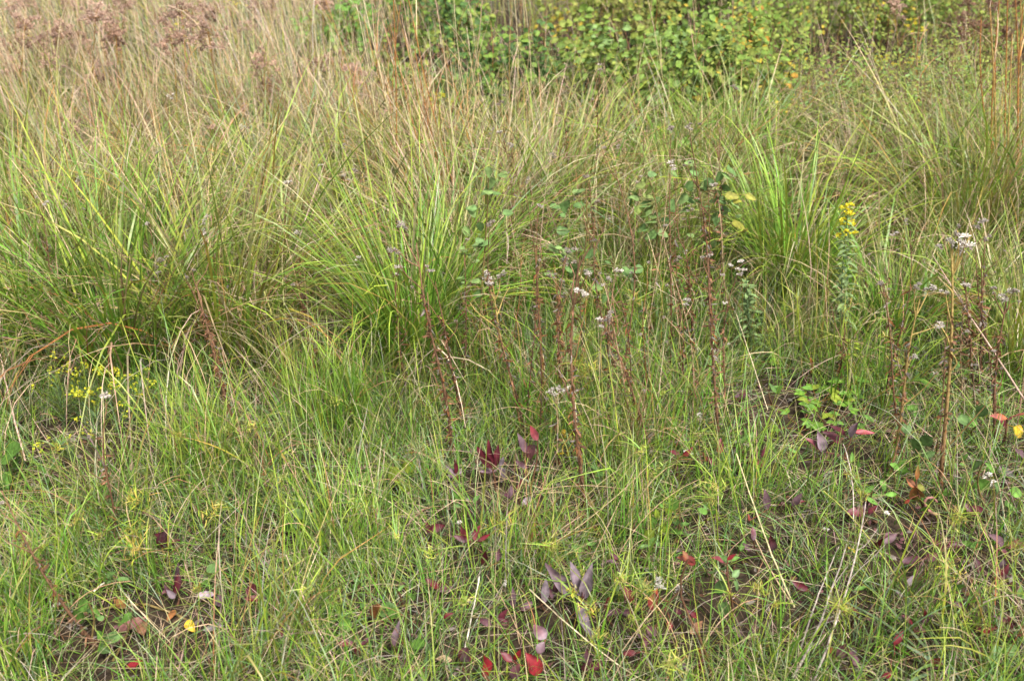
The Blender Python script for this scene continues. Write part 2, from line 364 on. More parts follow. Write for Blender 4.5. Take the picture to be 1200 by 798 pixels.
# ------------------------------------------------------------------ tussocks and clumps
MIXES = {   # green base colours, tip colours, share of dead blades
 'fresh':  (([GREEN, GREEN2, LIME], [4, 3, 1.5]), ([GREEN2, LIME, OLIVE*1.2, TAN, ORANGE], [2.4, 2.5, 2, 2.2, .6]), .28),
 'bright': (([GREEN, GREEN2*1.1, LIME], [3, 3, 3]), ([GREEN2, LIME, LIME*1.1, STRAW], [2, 3, 2, 1]), .14),
 'yellow': (([GREEN2, LIME, OLIVE], [2.5, 3, 2]), ([LIME, OLIVE*1.2, TAN, ORANGE*1.1, PINKT], [2.6, 2, 2.2, 1.3, 1.4]), .36),
 'tawny':  (([GREEN2, OLIVE, LIME, BLUEG], [2, 2.5, 1.5, 1.5]), ([TAN, OLIVE, RUST, PINKT, STRAW], [3, 1.6, 1.6, 2, 1.2]), .46),
 'blue':   (([BLUEG, GREEN, GREEN2], [3, 2, 2]), ([BLUEG*1.2, LIME, TAN, STRAW], [2, 1.5, 1.8, 1.2]), .30),
 'dry':    (([OLIVE, TAN, BLUEG], [2, 2, 1]), ([TAN, PINKT, STRAW, RUST], [3, 3, 1.2, 1.2]), .55),
}
def tussock(px, py, L, n, r0, mixn, label, lean_az=None, lean_amt=0., curl=(.25, 1.75), w=(.0026, .0060), up=.12, spread=.7, name='grass_tussock', cat='grass tussock', group='grass tussocks', culms=4):
    b = G(px, py); t = thing(name, label, cat, b, group)
    (cb, pb), (ct, pt), dead = MIXES[mixn]
    def part(nn, pname, cbm, ctm, material, extra=0., cl=curl, ln=1., wk=1.):
        mb = MB()
        rr = r0*np.sqrt(U(0, 1, nn)); aa = U(0, 6.283, nn)
        base = np.column_stack([b[0]+rr*np.cos(aa), b[1]+rr*np.sin(aa), np.zeros(nn)])
        ok = U(0, 1, nn) < bare(base[:, 0], base[:, 1]); base, rr, aa = base[ok], rr[ok], aa[ok]; nn = len(rr)
        if nn < 2: return
        base[:, 2] = gz(base[:, 0], base[:, 1]) + .03*(1-rr/r0)
        az = aa + R.normal(0, spread, nn)
        lean = (.05+.32*rr/r0)*(1-up) + np.abs(R.normal(0, .15, nn)) + extra
        vx = np.sin(lean)*np.cos(az); vy = np.sin(lean)*np.sin(az)
        if lean_az is not None: vx = vx+lean_amt*math.cos(lean_az); vy = vy+lean_amt*math.sin(lean_az)
        az = np.arctan2(vy, vx); lean = np.arcsin(np.clip(np.hypot(vx, vy), 0, .95))
        LL = L*ln*R.normal(.92, .26, nn).clip(.3, 1.45)
        kk = (U(.35, .9, nn), np.where(U(0, 1, nn) < .2, U(.3, 1.4, nn), 0))
        blades(mb, base, az, LL, wk*(w[0]*.8+(w[1]*1.35-w[0]*.8)*U(0, 1, nn)**1.8), lean, cl[0]+(cl[1]*1.15-cl[0])*U(0, 1, nn)**1.7, cbm(nn), ctm(nn), seg=7, power=1.7, kink=kk)
        mb.build(pname, material, t, stuff=True)
    nd = int(n*dead)
    part(n-nd, 'green_foliage', lambda k: pick(cb, pb, k), lambda k: pick(ct, pt, k), M_GRASS)
    if nd > 3:
        part(nd, 'dead_foliage', lambda k: pick([TAN, STRAW, RUST, GREYB, BROWN*1.3], [2.5, 1.3, 2, 1.4, 1.6], k), lambda k: pick([TAN, STRAW*.9, PINKT*.9, RUST], [2, 1.2, 1.6, 1.0], k), M_DRY, .22, (.5, 2.6), .88, .68)
    for k in range(culms):                       # flowering culms that stand clear of the blades
        mb = MB(); az = U(0, 6.283) if lean_az is None else lean_az+R.normal(0, 1.); l = L*U(.9, 1.25); ln = abs(R.normal(.25, .15))
        s = np.linspace(0, 1, 9); th = ln+s**1.6*U(.2, 1.2)
        pt = b + np.column_stack([np.cumsum(np.sin(th))*math.cos(az), np.cumsum(np.sin(th))*math.sin(az), np.cumsum(np.cos(th))])*(l/9) + [U(-r0, r0)*.6, U(-r0, r0)*.6, -.02]
        c = pick([TAN, mixc(ORANGE, TAN, .5), STRAW*.8, OLIVE*1.2], [2, 1, 1.5, 2], 1)[0]
        tube(mb, pt, np.linspace(.0012, .0005, 9), c, 4); mb.build('culm', M_STEM, t)
    return t

T = [ # base px, length, blades, radius, mix, label, lean azimuth, lean amount, culms
 (150, 432, 0.68, 620, .13, 'fresh', 'large bright green grass tussock directly behind the yellow flower patch', None, 0, 3),
 (42, 408, 0.60, 420, .12, 'fresh', 'green grass tussock at the left edge, level with the yellow flowers', None, 0, 3),
 (268, 420, 0.66, 460, .12, 'yellow', 'yellow-green tussock with rusty stems right of the largest left tussock', .2, .1, 6),
 (345, 360, 0.56, 420, .12, 'yellow', 'yellow-green tussock arching over to the right at centre left', .2, .22, 5),
 (484, 432, 0.60, 480, .075, 'bright', 'vivid green upright tussock behind the crimson sprout at centre', 1.9, .05, 4),
 (425, 345, 0.60, 420, .11, 'tawny', 'tawny drooping tussock just left of the vivid green one', 2.6, .25, 4),
 (555, 330, 0.60, 480, .12, 'tawny', 'tawny tussock under the round blue-green leaves at centre', 2.0, .1, 5),
 (650, 275, 0.56, 560, .13, 'yellow', 'broad yellow-green tussock sweeping right in the middle of the picture', .3, .2, 5),
 (700, 345, 0.42, 260, .11, 'tawny', 'low tawny tussock among the red-brown stalks at centre', None, 0, 3),
 (772, 245, 0.50, 460, .10, 'fresh', 'rich green tussock behind the left of the two pale leafy sprouts', None, 0, 4),
 (862, 222, 0.50, 480, .10, 'fresh', 'tall green tussock below the shrub with round leaves', 1.8, .08, 4),
 (925, 345, 0.50, 460, .10, 'bright', 'bright lime green tussock left of the yellow flower spike', None, 0, 3),
 (1000, 262, 0.50, 480, .12, 'tawny', 'olive tussock right behind the yellow flower spike', None, 0, 4),
 (1120, 300, 0.66, 640, .13, 'yellow', 'big arching tussock with a dark hollow on its left side', 2.9, .18, 4),
 (1195, 290, 0.60, 460, .12, 'fresh', 'green tussock at the right edge below the rusty stems', 2.9, .1, 4),
 (1060, 212, 0.46, 440, .13, 'tawny', 'tawny tussock behind the big arching one at right', 3.0, .2, 4),
 (945, 200, 0.42, 420, .11, 'blue', 'grey-green tussock in front of the fine-leaved shrub at right', None, 0, 4),
 (22, 300, 0.54, 380, .13, 'yellow', 'yellowish tussock at left edge behind the front green one', None, 0, 5),
 (118, 285, 0.52, 380, .13, 'tawny', 'tawny tussock behind the largest left tussock', None, 0, 5),
 (215, 290, 0.54, 400, .13, 'yellow', 'yellow-olive tussock below the grey seed fluffs at left', None, 0, 6),
 (325, 245, 0.50, 400, .14, 'blue', 'blue-green tussock at upper left below the woolly brown heads', None, 0, 6),
 (430, 230, 0.50, 400, .13, 'tawny', 'tawny tussock left of the cluster of orange stems', .4, .1, 6),
 (510, 258, 0.54, 420, .12, 'yellow', 'yellow-green tussock at the foot of the orange stems', 2.2, .1, 8),
 (592, 205, 0.44, 400, .13, 'tawny', 'tawny tussock right of the orange stems', None, 0, 6),
 (690, 190, 0.36, 380, .13, 'blue', 'grey-green tussock behind the middle of the picture', None, 0, 6),
 (780, 172, 0.34, 360, .12, 'tawny', 'tawny tussock in front of the round-leaved shrub', None, 0, 6),
 (1150, 205, 0.48, 380, .13, 'tawny', 'tawny tussock at right among the tall rusty stems', None, 0, 6),
 (92, 352, .56, 340, .10, 'yellow', 'yellow-green tussock between the left edge tussock and the largest one', .6, .08, 4),
 (205, 352, .58, 340, .10, 'fresh', 'upright green tussock right behind the largest left tussock', 1.4, .08, 4),
 (290, 318, .56, 340, .11, 'tawny', 'tawny tussock behind the yellow-green one with rusty stems', 2.6, .15, 5),
 (392, 292, .54, 340, .10, 'yellow', 'yellowish tussock behind the tawny drooping one', 2.7, .12, 5),
 (535, 372, .56, 300, .08, 'fresh', 'narrow green tussock right of the vivid green one', .9, .1, 4),
 (612, 300, .52, 320, .10, 'blue', 'grey-green tussock left of the broad sweeping one', 1.2, .1, 4),
 (720, 262, .48, 320, .10, 'yellow', 'yellow-green tussock right of the broad sweeping one', .2, .15, 4),
 (825, 252, .48, 320, .10, 'tawny', 'tawny tussock behind the right pale leafy sprout', 1.8, .12, 4),
 (900, 268, .46, 300, .09, 'fresh', 'green tussock right behind the bright lime one', 2.2, .12, 4),
 (1080, 255, .54, 340, .10, 'fresh', 'green tussock left behind the big arching one', 2.8, .15, 4),
 (690, 308, .48, 320, .10, 'fresh', 'green tussock just behind the thick straight red-brown stalk', .8, .1, 4),
 (752, 312, .44, 300, .10, 'yellow', 'yellow-green tussock behind the left pale leafy sprout', 2.2, .12, 4),
 (812, 318, .42, 280, .09, 'fresh', 'green tussock under the right pale leafy sprout', 1.2, .1, 3),
 (605, 372, .44, 260, .08, 'fresh', 'small green tussock right of the blue-green sprout at centre', .9, .1, 3),
 (1040, 395, .36, 260, .10, 'fresh', 'low green tussock left of the stalk with white fluff', 2.4, .1, 2),
 (1190, 425, .42, 240, .10, 'yellow', 'low grass tussock at right edge beside the leaning dead stalk', 3.0, .15, 2),
 (60, 205, 0.50, 320, .14, 'dry', 'dry tan tussock at upper left edge of the picture', None, 0, 6),
 (170, 195, 0.50, 320, .14, 'dry', 'dry tan tussock under the brown woolly stems', None, 0, 6),
 (270, 180, 0.48, 320, .14, 'dry', 'dry pinkish tussock between the two tall woolly stems', None, 0, 6),
 (380, 165, 0.42, 320, .14, 'dry', 'dry tan tussock left of the dark green shrub', None, 0, 6),
]
for (px, py, L, n, r0, mx, lab, la, lm, cu) in T:
    tussock(px, py, L, int(n*1.05), r0, mx, lab, la, lm, culms=cu, w=(.0028, .0062) if mx in ('bright', 'fresh') else (.0026, .0060))

C = [ # small clumps of the foreground
 (8, 495, .40, 170, .07, 'tawny', 'small tawny clump at left edge below the tussocks'),
 (385, 500, .30, 260, .06, 'bright', 'fine pale green clump of upright grass at centre left'),
 (455, 505, .28, 240, .07, 'fresh', 'fine green clump in front of the vivid green tussock'),
 (330, 470, .34, 190, .06, 'yellow', 'thin yellowish clump left of the fine pale green one'),
 (235, 560, .30, 170, .05, 'bright', 'lime green clump below the yellow flower patch'),
 (295, 560, .26, 150, .05, 'yellow', 'short yellow-green clump right of the lime green one at lower left'),
 (1010, 470, .32, 240, .07, 'bright', 'upright yellow-green clump right of the cinquefoil rosettes'),
 (950, 425, .28, 200, .06, 'yellow', 'yellow-green clump at the foot of the yellow flower spike'),
 (640, 500, .30, 180, .06, 'fresh', 'slender green clump behind the pink leaf sprout'),
 (735, 545, .34, 170, .06, 'yellow', 'yellow-green rushy clump right of the thick red-brown stalk'),
 (800, 500, .30, 170, .06, 'fresh', 'slender green clump between the two red-brown stalks at centre right'),
 (865, 590, .20, 150, .05, 'bright', 'short bright clump left of the long straw at lower right'),
 (20, 770, .24, 180, .06, 'fresh', 'green clump in the lower left corner'),
 (75, 690, .22, 140, .05, 'bright', 'green clump above the round green leaves at lower left'),
 (190, 672, .20, 120, .035, 'fresh', 'tight bright green tuft above the purple leaf at lower left'),
 (300, 770, .34, 170, .05, 'yellow', 'low clump fanning left along the bottom edge'),
 (405, 640, .22, 170, .06, 'bright', 'pale green clump in the middle of the lower left'),
 (470, 770, .24, 170, .06, 'blue', 'green clump beside the folded purple leaf at the bottom'),
 (600, 660, .26, 150, .05, 'yellow', 'yellow-green sedgy clump left of the grey-purple sprout'),
 (655, 775, .24, 150, .05, 'fresh', 'green clump directly below the grey-purple sprout'),
 (735, 655, .26, 170, .06, 'fresh', 'green clump right of the grey-purple sprout'),
 (790, 770, .24, 160, .06, 'yellow', 'yellow-green clump at the bottom right of centre'),
 (905, 780, .20, 150, .05, 'fresh', 'low clump left of the grey fallen sticks at the bottom'),
 (1010, 770, .22, 150, .05, 'blue', 'blue-green clump right of the grey fallen sticks'),
 (1085, 720, .26, 160, .05, 'bright', 'bright clump below the purple leaves at lower right'),
 (1125, 650, .24, 140, .05, 'fresh', 'clump below the pink curled stem'),
 (1185, 770, .28, 180, .06, 'yellow', 'yellow-green clump in the lower right corner'),
 (1160, 610, .22, 130, .05, 'blue', 'dark green clump at right beside the white seed fluff'),
 (530, 590, .20, 160, .05, 'blue', 'short clump beneath the crimson sprout'),
 (130, 600, .24, 150, .06, 'tawny', 'tawny clump around the thin brown stalk at lower left'),
 (565, 450, .30, 170, .06, 'fresh', 'slender clump around the yellow stalk with fluffy tip'),
 (870, 400, .24, 160, .06, 'blue', 'grey-green clump below the bushy grey-green plant'),
]
for (px, py, L, n, r0, mx, lab) in C:
    tussock(px, py, L, int(n*.85), r0*1.9, mx, lab, U(0, 6.28), .12, curl=(.05, 1.2), w=(.0016, .0034), up=.45, spread=1.7, name='grass_clump', cat='grass clump', group='small grass clumps of the foreground', culms=2)
def broad_clump():
    t = thing('broad_leaved_grass', 'low grass plant with broad arching grey-green blades at the bottom right', 'grass clump', G(1100, 785))
    b = np.array(t.location)
    for k in range(8):
        mb = MB(); n = 1
        az = np.array([U(2.0, 3.9)])
        blades(mb, b[None]+[[U(-.03, .03), U(-.03, .03), 0]], az, np.array([U(.16, .30)]), np.array([U(.005, .008)]), np.array([U(.7, 1.1)]), np.array([U(.4, 1.0)]),
               pick([BLUEG, GREEN], [2, 1], 1), pick([BLUEG, BLUEG*1.3], [1, 1], 1), seg=8)
        mb.build('blade', M_GRASS, t)
broad_clump()

# ------------------------------------------------------------------ dead stalks
def seed_head(t, c, r, pale=.5, brown=True, n=3):
    """a few collapsed fluffy heads on short brown bracts, one part"""
    mb = MB()
    col = mixc([.26, .205, .16], [.68, .62, .55], pale)
    for k in range(n):
        o = np.asarray(c)+R.normal(0, r*.55, 3)
        tuft(mb, o, r*U(.45, .9), col*U(.8, 1.12), n=24, w=.0008, flat=U(.4, 1))
        if brown:
            for q in range(4): leaf(mb, o, rdir(-.9, .3), rdir(), r*U(.5, .9), r*.3, .3, U(0, 1.5), 'lance', mixc(BROWN, GREYB, U(0, 1)), rows=4)
    return mb.build('seed_head', M_FLUFF, t)

def withered(mb, p, t0, t1, n, size, cols, zlo=-.9, zhi=.2):
    m = len(p)
    for k in range(n):
        s = U(t0, t1)*(m-1); i = min(int(s), m-2); c = p[i]*(1-(s-i))+p[i+1]*(s-i)
        col = cols[R.integers(len(cols))]*U(.7, 1.25)
        leaf(mb, c, rdir(zlo, zhi), rdir(), size*U(.5, 1.3), size*U(.14, .34), U(.2, .9), U(-.5, 2.6), 'lance', col, rows=6, wave=.2)

def stalk(b, t, label, col='red', r=.0028, heads=(), wn=26, ws=.021, wrange=(0, .8), name='dead_stalk', group='dead flower stalks', side=0, dy=0.0, wob=.016):
    r *= 1.4; wn = int(wn*3.0)
    base = G(*b); top = A(t[0], t[1], base[1]+dy)
    o = thing(name, label, 'dead stalk', base, group)
    p = path(base-[0, 0, .01], top, 12, wob)
    c0, c1 = {'red': (BROWN*.85, mixc(BROWN*1.25, TAN, .15)), 'yellow': (BROWN*1.3, np.array([.33, .24, .08])), 'dark': (DARKB, BROWN*1.1), 'tan': (TAN*.7, TAN), 'orange': (RUST*.6, mixc(ORANGE, TAN, .3)*.8), 'pale': (TAN, STRAW)}[col]
    s = np.linspace(0, 1, 12)[:, None]; mb = MB()
    tube(mb, p, np.linspace(r, r*.3, 12)*U(.85, 1.15, 12), c0*(1-s)+c1*s, 6); mb.build('stem', M_STEM, o)
    side = max(side, 1)+1
    if wn:
        mb = MB(); withered(mb, p, wrange[0], wrange[1], wn, ws, [BROWN, BROWN*.8, BROWN*1.5, GREYB*.6, RUST*.5]); mb.build('withered_foliage', M_LITTER, o, stuff=True)
    for k in range(side):
        mb = MB(); i = R.integers(4, 11); d = nrm(rdir(.1, .9)+nrm(p[-1]-p[0])); q = path(p[i], p[i]+d*U(.04, .13), 5, .05)
        tube(mb, q, np.linspace(r*.45, r*.2, 5), c1, 4); mb.build('branchlet', M_STEM, o)
        if R.random() < .5: seed_head(o, q[-1], .008, U(.0, .35), n=1)
    for (hx, hy, hr, pale) in heads:
        hp = A(hx, hy, top[1]+R.normal(0, .01)); mb = MB()
        j = p[np.argmin(np.linalg.norm(p-hp, axis=1))]; j = p[max(0, int(np.argmin(np.linalg.norm(p-hp, axis=1)))-1)]
        tube(mb, path(j, hp, 5, .03), np.linspace(r*.4, r*.2, 5), c1, 4); mb.build('branchlet', M_STEM, o)
        seed_head(o, hp, hr, pale)
    return o
S = [ # base, top, label, colour, radius, seed heads, withered leaves
 ((530, 545), (488, 285), 'red-brown dead stalk rising just left of the crimson sprout', 'red', .0034, [(470, 268, .014, .4), (463, 292, .012, .3)], 46, 2),
 ((548, 505), (510, 330), 'shorter dark stalk right beside the red-brown one at centre left', 'dark', .0026, [(500, 318, .011, .3)], 40, 1),
 ((480, 470), (462, 335), 'dark crooked stalk with withered leaves in front of the vivid tussock', 'dark', .0024, [(466, 318, .013, .55)], 34, 1),
 ((688, 602), (680, 300), 'thick straight red-brown stalk in the centre of the picture', 'red', .0040, [(684, 346, .012, .75), (690, 318, .010, .4)], 44, 2),
 ((612, 515), (578, 335), 'yellowish stalk topped with a spread of white fluff at centre', 'yellow', .0030, [(567, 325, .012, .9), (577, 327, .013, .8), (586, 322, .010, .5)], 12, 0),
 ((768, 535), (712, 385), 'leaning red-brown stalk with pinkish fluffy tip right of centre', 'red', .0032, [(705, 377, .014, .7), (716, 372, .010, .3)], 30, 1),
 ((655, 490), (664, 300), 'red-brown stalk directly left of the thick straight one', 'red', .0026, [(662, 308, .012, .3), (668, 290, .012, .2)], 40, 3),
 ((636, 485), (628, 290), 'thin rusty stalk second left of the thick straight one', 'orange', .0024, [], 30, 1),
 ((672, 455), (650, 310), 'slim rusty stalk leaning left behind the thick straight one', 'orange', .0022, [(655, 330, .010, .4)], 26, 1),
 ((653, 548), (650, 465), 'short stalk with a white fluffy star at its top in the centre', 'tan', .0018, [(646, 458, .012, .85), (655, 460, .013, .8), (664, 458, .009, .7)], 8, 0),
 ((843, 515), (828, 285), 'red-brown stalk below the pale leafy sprout right of centre', 'red', .0030, [(826, 300, .010, .3)], 34, 2),
 ((806, 470), (803, 360), 'slender brown stalk with a small white tuft right of centre', 'dark', .0020, [(803, 353, .011, .9)], 18, 0),
 ((1102, 578), (1116, 290), 'thick yellow-brown stalk with white fluff on top at right', 'yellow', .0042, [(1131, 285, .020, 1.1), (1124, 288, .014, 1.0), (1111, 284, .015, .7), (1122, 270, .012, .3), (1147, 263, .013, .5), (1108, 345, .009, .6), (1100, 380, .009, .7)], 26, 0),
 ((1040, 560), (1078, 350), 'dark-footed stalk with grey fluff left of the thick yellow-brown one', 'yellow', .0034, [(1073, 333, .010, .6), (1090, 338, .013, .6), (1103, 380, .008, .9), (1069, 418, .009, .9)], 30, 0),
 ((1168, 520), (1180, 352), 'red-brown stalk with pale fluff near the right edge', 'red', .0030, [(1180, 347, .014, .8), (1165, 342, .010, .5), (1190, 340, .010, .4)], 36, 0),
 ((664, 315), (655, 195), 'thin dark stalk with a withered brown knob above centre', 'dark', .0022, [(646, 183, .016, .15)], 10, 0),
 ((683, 290), (657, 110), 'tall thin dark stalk leaning left above centre', 'dark', .0022, [], 16, 2),
 ((608, 285), (590, 150), 'dark thin stalk among the grass left above centre', 'dark', .0020, [(586, 116, .016, .1)], 10, 1),
 ((705, 330), (700, 240), 'slim dark stalk behind the blue-green leaves right above centre', 'dark', .0020, [(668, 233, .012, .3), (700, 236, .010, .3)], 16, 1),
 ((262, 475), (220, 330), 'rusty stalk bundle stem leaning left in the yellow-green tussock', 'red', .0034, [], 44, 2),
 ((285, 520), (225, 320), 'long red-brown stalk crossing the yellow-green tussock at left', 'red', .0030, [], 34, 2),
 ((360, 455), (350, 330), 'dark knobbly stalk left of the tawny drooping tussock', 'dark', .0026, [], 40, 1),
 ((248, 420), (190, 315), 'stalk with grey fluffy seed heads above the large left tussock', 'dark', .0020, [(182, 312, .014, .4), (190, 305, .013, .3), (187, 318, .010, .6)], 8, 0),
 ((300, 430), (238, 275), 'slim tan stalk with one white tuft over the left tussocks', 'tan', .0020, [(238, 272, .012, .7), (240, 258, .010, .4)], 10, 0),
 ((132, 640), (126, 470), 'thin upright brown stalk with grey fluff below the yellow patch', 'red', .0022, [(124, 463, .014, .6)], 14, 0),
 ((118, 760), (2, 575), 'reddish stalk slanting out of the lower left corner', 'red', .0026, [], 26, 0),
 ((420, 300), (405, 180), 'thin stalk with grey seed tufts left of the orange stems', 'tan', .0018, [(402, 172, .013, .6), (405, 205, .012, .5), (410, 212, .009, .4)], 8, 0),
 ((540, 470), (545, 300), 'narrow brown stalk behind the rusty pair left of centre', 'dark', .0022, [], 24, 2),
 ((598, 430), (610, 300), 'thin reddish stalk between the blue-green leaves and the white fluff', 'orange', .0020, [], 14, 1),
 ((718, 470), (712, 340), 'dim brown stalk right of the thick straight red-brown one', 'dark', .0024, [], 30, 1),
 ((816, 420), (800, 280), 'brown stalk hung with withered leaves under the pale leafy sprout', 'dark', .0028, [(797, 300, .012, .2)], 44, 2),
 ((986, 455), (990, 380), 'short dark withered stem below the yellow flower spike', 'dark', .0026, [], 40, 0),
 ((880, 420), (876, 360), 'short blackish stem under the bushy grey-green plant', 'dark', .0024, [], 26, 0),
 ((756, 480), (760, 330), 'fine orange stalk right of centre', 'orange', .0020, [], 10, 0),
 ((1146, 470), (1150, 300), 'brown stalk between the fluffy yellow-brown one and the right edge', 'dark', .0022, [], 20, 1),
]
for (b, t, lab, col, r, heads, wn_, sd) in S:
    stalk(b, t, lab, col, r, heads, wn_, side=sd)


ORD = ['leftmost', 'second', 'third', 'fourth', 'fifth', 'sixth', 'seventh', 'eighth', 'ninth', 'tenth', 'eleventh', 'twelfth', 'thirteenth', 'fourteenth', 'fifteenth', 'sixteenth', 'seventeenth', 'eighteenth', 'nineteenth', 'twentieth', 'twenty-first', 'twenty-second', 'twenty-third', 'twenty-fourth', 'twenty-fifth', 'twenty-sixth', 'twenty-seventh', 'twenty-eighth', 'twenty-ninth', 'thirtieth', 'thirty-first', 'thirty-second', 'thirty-third', 'thirty-fourth', 'thirty-fifth', 'thirty-sixth']
def nth(i, what): return (ORD[i] if i == 0 else ORD[i]+' from left') + ' of the ' + what

# tall bare orange and pale grass stems standing clear of the tussocks
def tall_stem(b, t, label, col, r=.0022, group=None, plume=False):
    base = G(*b); top = A(t[0], t[1], base[1]+R.normal(0, .05))
    o = thing('tall_grass_stem', label, 'grass stem', base, group)
    p = path(base, top, 10, .012); c0, c1 = {'orange': (OLIVE*1.5, mixc(ORANGE*1.2, TAN, .35)), 'pale': (OLIVE*1.6, STRAW), 'rust': (ORANGE, RUST*1.1), 'tan': (OLIVE*1.2, mixc(TAN, PINKT, .5))}[col]
    s = np.linspace(0, 1, 10)[:, None]; mb = MB(); tube(mb, p, np.linspace(r, r*.5, 10), c0*(1-s)+c1*s, 5); mb.build('stem', M_STEM, o)
    mb = MB(); n = 5
    i = R.integers(2, 8, n)
    blades(mb, p[i], U(0, 6.28, n), U(.10, .26, n), U(.002, .004, n), U(.05, .4, n), U(.1, 1.6, n), pick([ORANGE, TAN, RUST], [2, 2, 1], n), pick([TAN, PINKT], [1, 1], n), seg=5)
    mb.build('sheath_foliage', M_DRY, o, stuff=True)
    mb = MB(); n = 9
    i = R.integers(5, 10, n)
    blades(mb, p[i], U(0, 6.28, n), U(.02, .06, n), U(.0015, .003, n), U(.0, .35, n), U(0, .4, n), pick([TAN, PINKT, STRAW], [2, 2, 1], n), pick([STRAW, PINKT], [1, 1], n), seg=3)
    mb.build('spikelet_spray', M_DRY, o, stuff=True)
bun = []
for k in range(36):
    bx = U(455, 575); by = U(225, 290); bun.append((bx+U(-75, 5)+R.normal(0, 12), U(-20, 100), bx, by))
for k, (tx, ty, bx, by) in enumerate(sorted(bun)):
    tall_stem((bx, by), (tx, ty), nth(k, 'upright orange-brown grass stems before the dark shrub'), ['orange', 'tan', 'tan', 'rust', 'pale'][R.integers(5)], U(.0018, .0030), 'orange grass stems left of the dark shrub')
for k, (bx, by, tx, ty, c) in enumerate(sorted([(1165, 275, 1172, -10, 'rust'), (1176, 262, 1181, -15, 'rust'), (1170, 290, 1160, 10, 'orange'), (1185, 262, 1190, 0, 'rust'), (1192, 280, 1199, 5, 'rust'), (1155, 250, 1150, 20, 'rust'), (1178, 300, 1186, 40, 'orange'), (1160, 265, 1166, 60, 'rust'), (1197, 250, 1196, -10, 'orange'), (1150, 240, 1142, 70, 'tan')], key=lambda q: q[2])):
    tall_stem((bx, by), (tx, ty), nth(k, 'tall rusty stems bundled at the upper right edge'), c, .0036, 'tall rusty stems at the right edge')
for (bx, by, tx, ty, c, lab) in [(612, 200, 602, -10, 'pale', 'left of two tall pale stems in front of the dark shrub'), (616, 205, 613, -12, 'pale', 'right of two tall pale stems in front of the dark shrub'),
    (640, 175, 640, 25, 'tan', 'tan stem right of the two tall pale stems'), (590, 190, 598, 30, 'orange', 'orange stem left of the two tall pale stems'),
    (795, 190, 757, -10, 'pale', 'long pale stem leaning left across the round-leaved shrub'), (818, 175, 810, -15, 'tan', 'brown upright stem in the middle of the round-leaved shrub'),
    (862, 130, 858, -10, 'tan', 'tan stem at the left of the thin pair crossing the shrub'), (885, 150, 892, -10, 'pale', 'forked-looking pale stem crossing the shrub right of its centre'),
    (715, 215, 755, 50, 'pale', 'pale branched stem leaning right before the round-leaved shrub'), (760, 150, 750, 20, 'tan', 'thin stem at the left side of the round-leaved shrub'),
    (575, 180, 548, -5, 'pale', 'pale stem at the left of the dark shrub'), (565, 165, 575, 25, 'rust', 'rusty stem in the middle of the dark shrub'),
    (860, 130, 855, 40, 'rust', 'short rusty stem over the round-leaved shrub'), (1085, 190, 1078, 20, 'rust', 'rusty stem over the fine-leaved shrub at right'), (1110, 200, 1112, 60, 'tan', 'tan stem right of the rusty one over the fine-leaved shrub')]:
    tall_stem((bx, by), (tx, ty), lab, c, .0022, 'single tall stems before the shrubs')

# thin brown stalks in loose stands
def stand(n, x0, x1, y0, y1, hpx, what, cols, group):
    rows = sorted((U(x0, x1), U(y0, y1)) for k in range(n))
    rows = [(bx+R.normal(0, 14)-12, by-U(*hpx), bx, by) for (bx, by) in rows]
    for k, (tx, ty, bx, by) in enumerate(sorted(rows)):
        hd = [(tx+R.normal(0, 5), ty+R.normal(0, 5), U(.008, .012), U(.1, .9))] if R.random() < .7 else []
        stalk((bx, by), (tx, ty), nth(k, what), cols[R.integers(len(cols))], U(.0013, .0022), hd, int(U(8, 24)), side=R.integers(0, 3), group=group)
stand(16, 600, 860, 430, 540, (160, 300), 'thin brown stalks scattered around the thick straight one', ['dark', 'red', 'tan'], 'thin brown stalks at centre')
stand(14, 560, 880, 290, 380, (120, 230), 'slender dark stalks behind the blue-green leaves', ['dark', 'dark', 'tan'], 'slender dark stalks behind centre')
stand(12, 60, 440, 300, 470, (120, 220), 'thin rusty stalks standing in the left tussocks', ['red', 'orange', 'tan'], 'thin rusty stalks in the left tussocks')
stand(9, 1010, 1190, 400, 560, (130, 240), 'thin brown stalks around the fluffy yellow-brown one', ['dark', 'red', 'tan'], 'thin brown stalks at right')

# woolly brown heads of the dry stand at upper left
def wool_head(b, t, label, size=.055, r=.0032, col=None, group='woolly brown heads'):
    base = G(*b); top = A(t[0], t[1], base[1]+R.normal(0, .08)); o = thing('woolly_sedge', label, 'sedge', base, group)
    p = path(base, top, 9, .01); mb = MB(); s = np.linspace(0, 1, 9)[:, None]
    tube(mb, p, np.linspace(r, r*.5, 9), (OLIVE*1.5)*(1-s)+ORANGE*s, 5); mb.build('stem', M_STEM, o)
    mb = MB(); c = col if col is not None else mixc(RUST*.9, PINKT*.95, U(.6, .95))
    for k in range(20):
        d = rdir(-.75, .95); q = p[-1]+d*size*U(.3, 1.15)*np.array([1, 1, 1.1])-[0, 0, size*.2]
        tube(mb, path(p[-1], q, 4, .05), .0007, ORANGE*.8, 3)
        tuft(mb, q, size*U(.18, .36), c*U(.75, 1.25), n=24, w=.0016)
    mb.build('seed_plume', M_FLUFF, o)
    mb = MB(); n = 7; i = R.integers(2, 8, n)
    blades(mb, p[i], U(0, 6.28, n), U(.15, .32, n), U(.002, .005, n), U(.1, .5, n), U(.3, 1.8, n), pick([OLIVE, TAN, ORANGE], [2, 2, 1], n), pick([TAN, PINKT], [1, 1], n), seg=5)
    mb.build('stem_foliage', M_DRY, o, stuff=True)
wool_head((262, 215), (244, 38), 'tall woolly sedge with a wide brown head, nearest of the dry stand', .085, .0045)
wool_head((212, 200), (200, 42), 'woolly sedge with pinkish head left of the widest brown one', .07, .004)
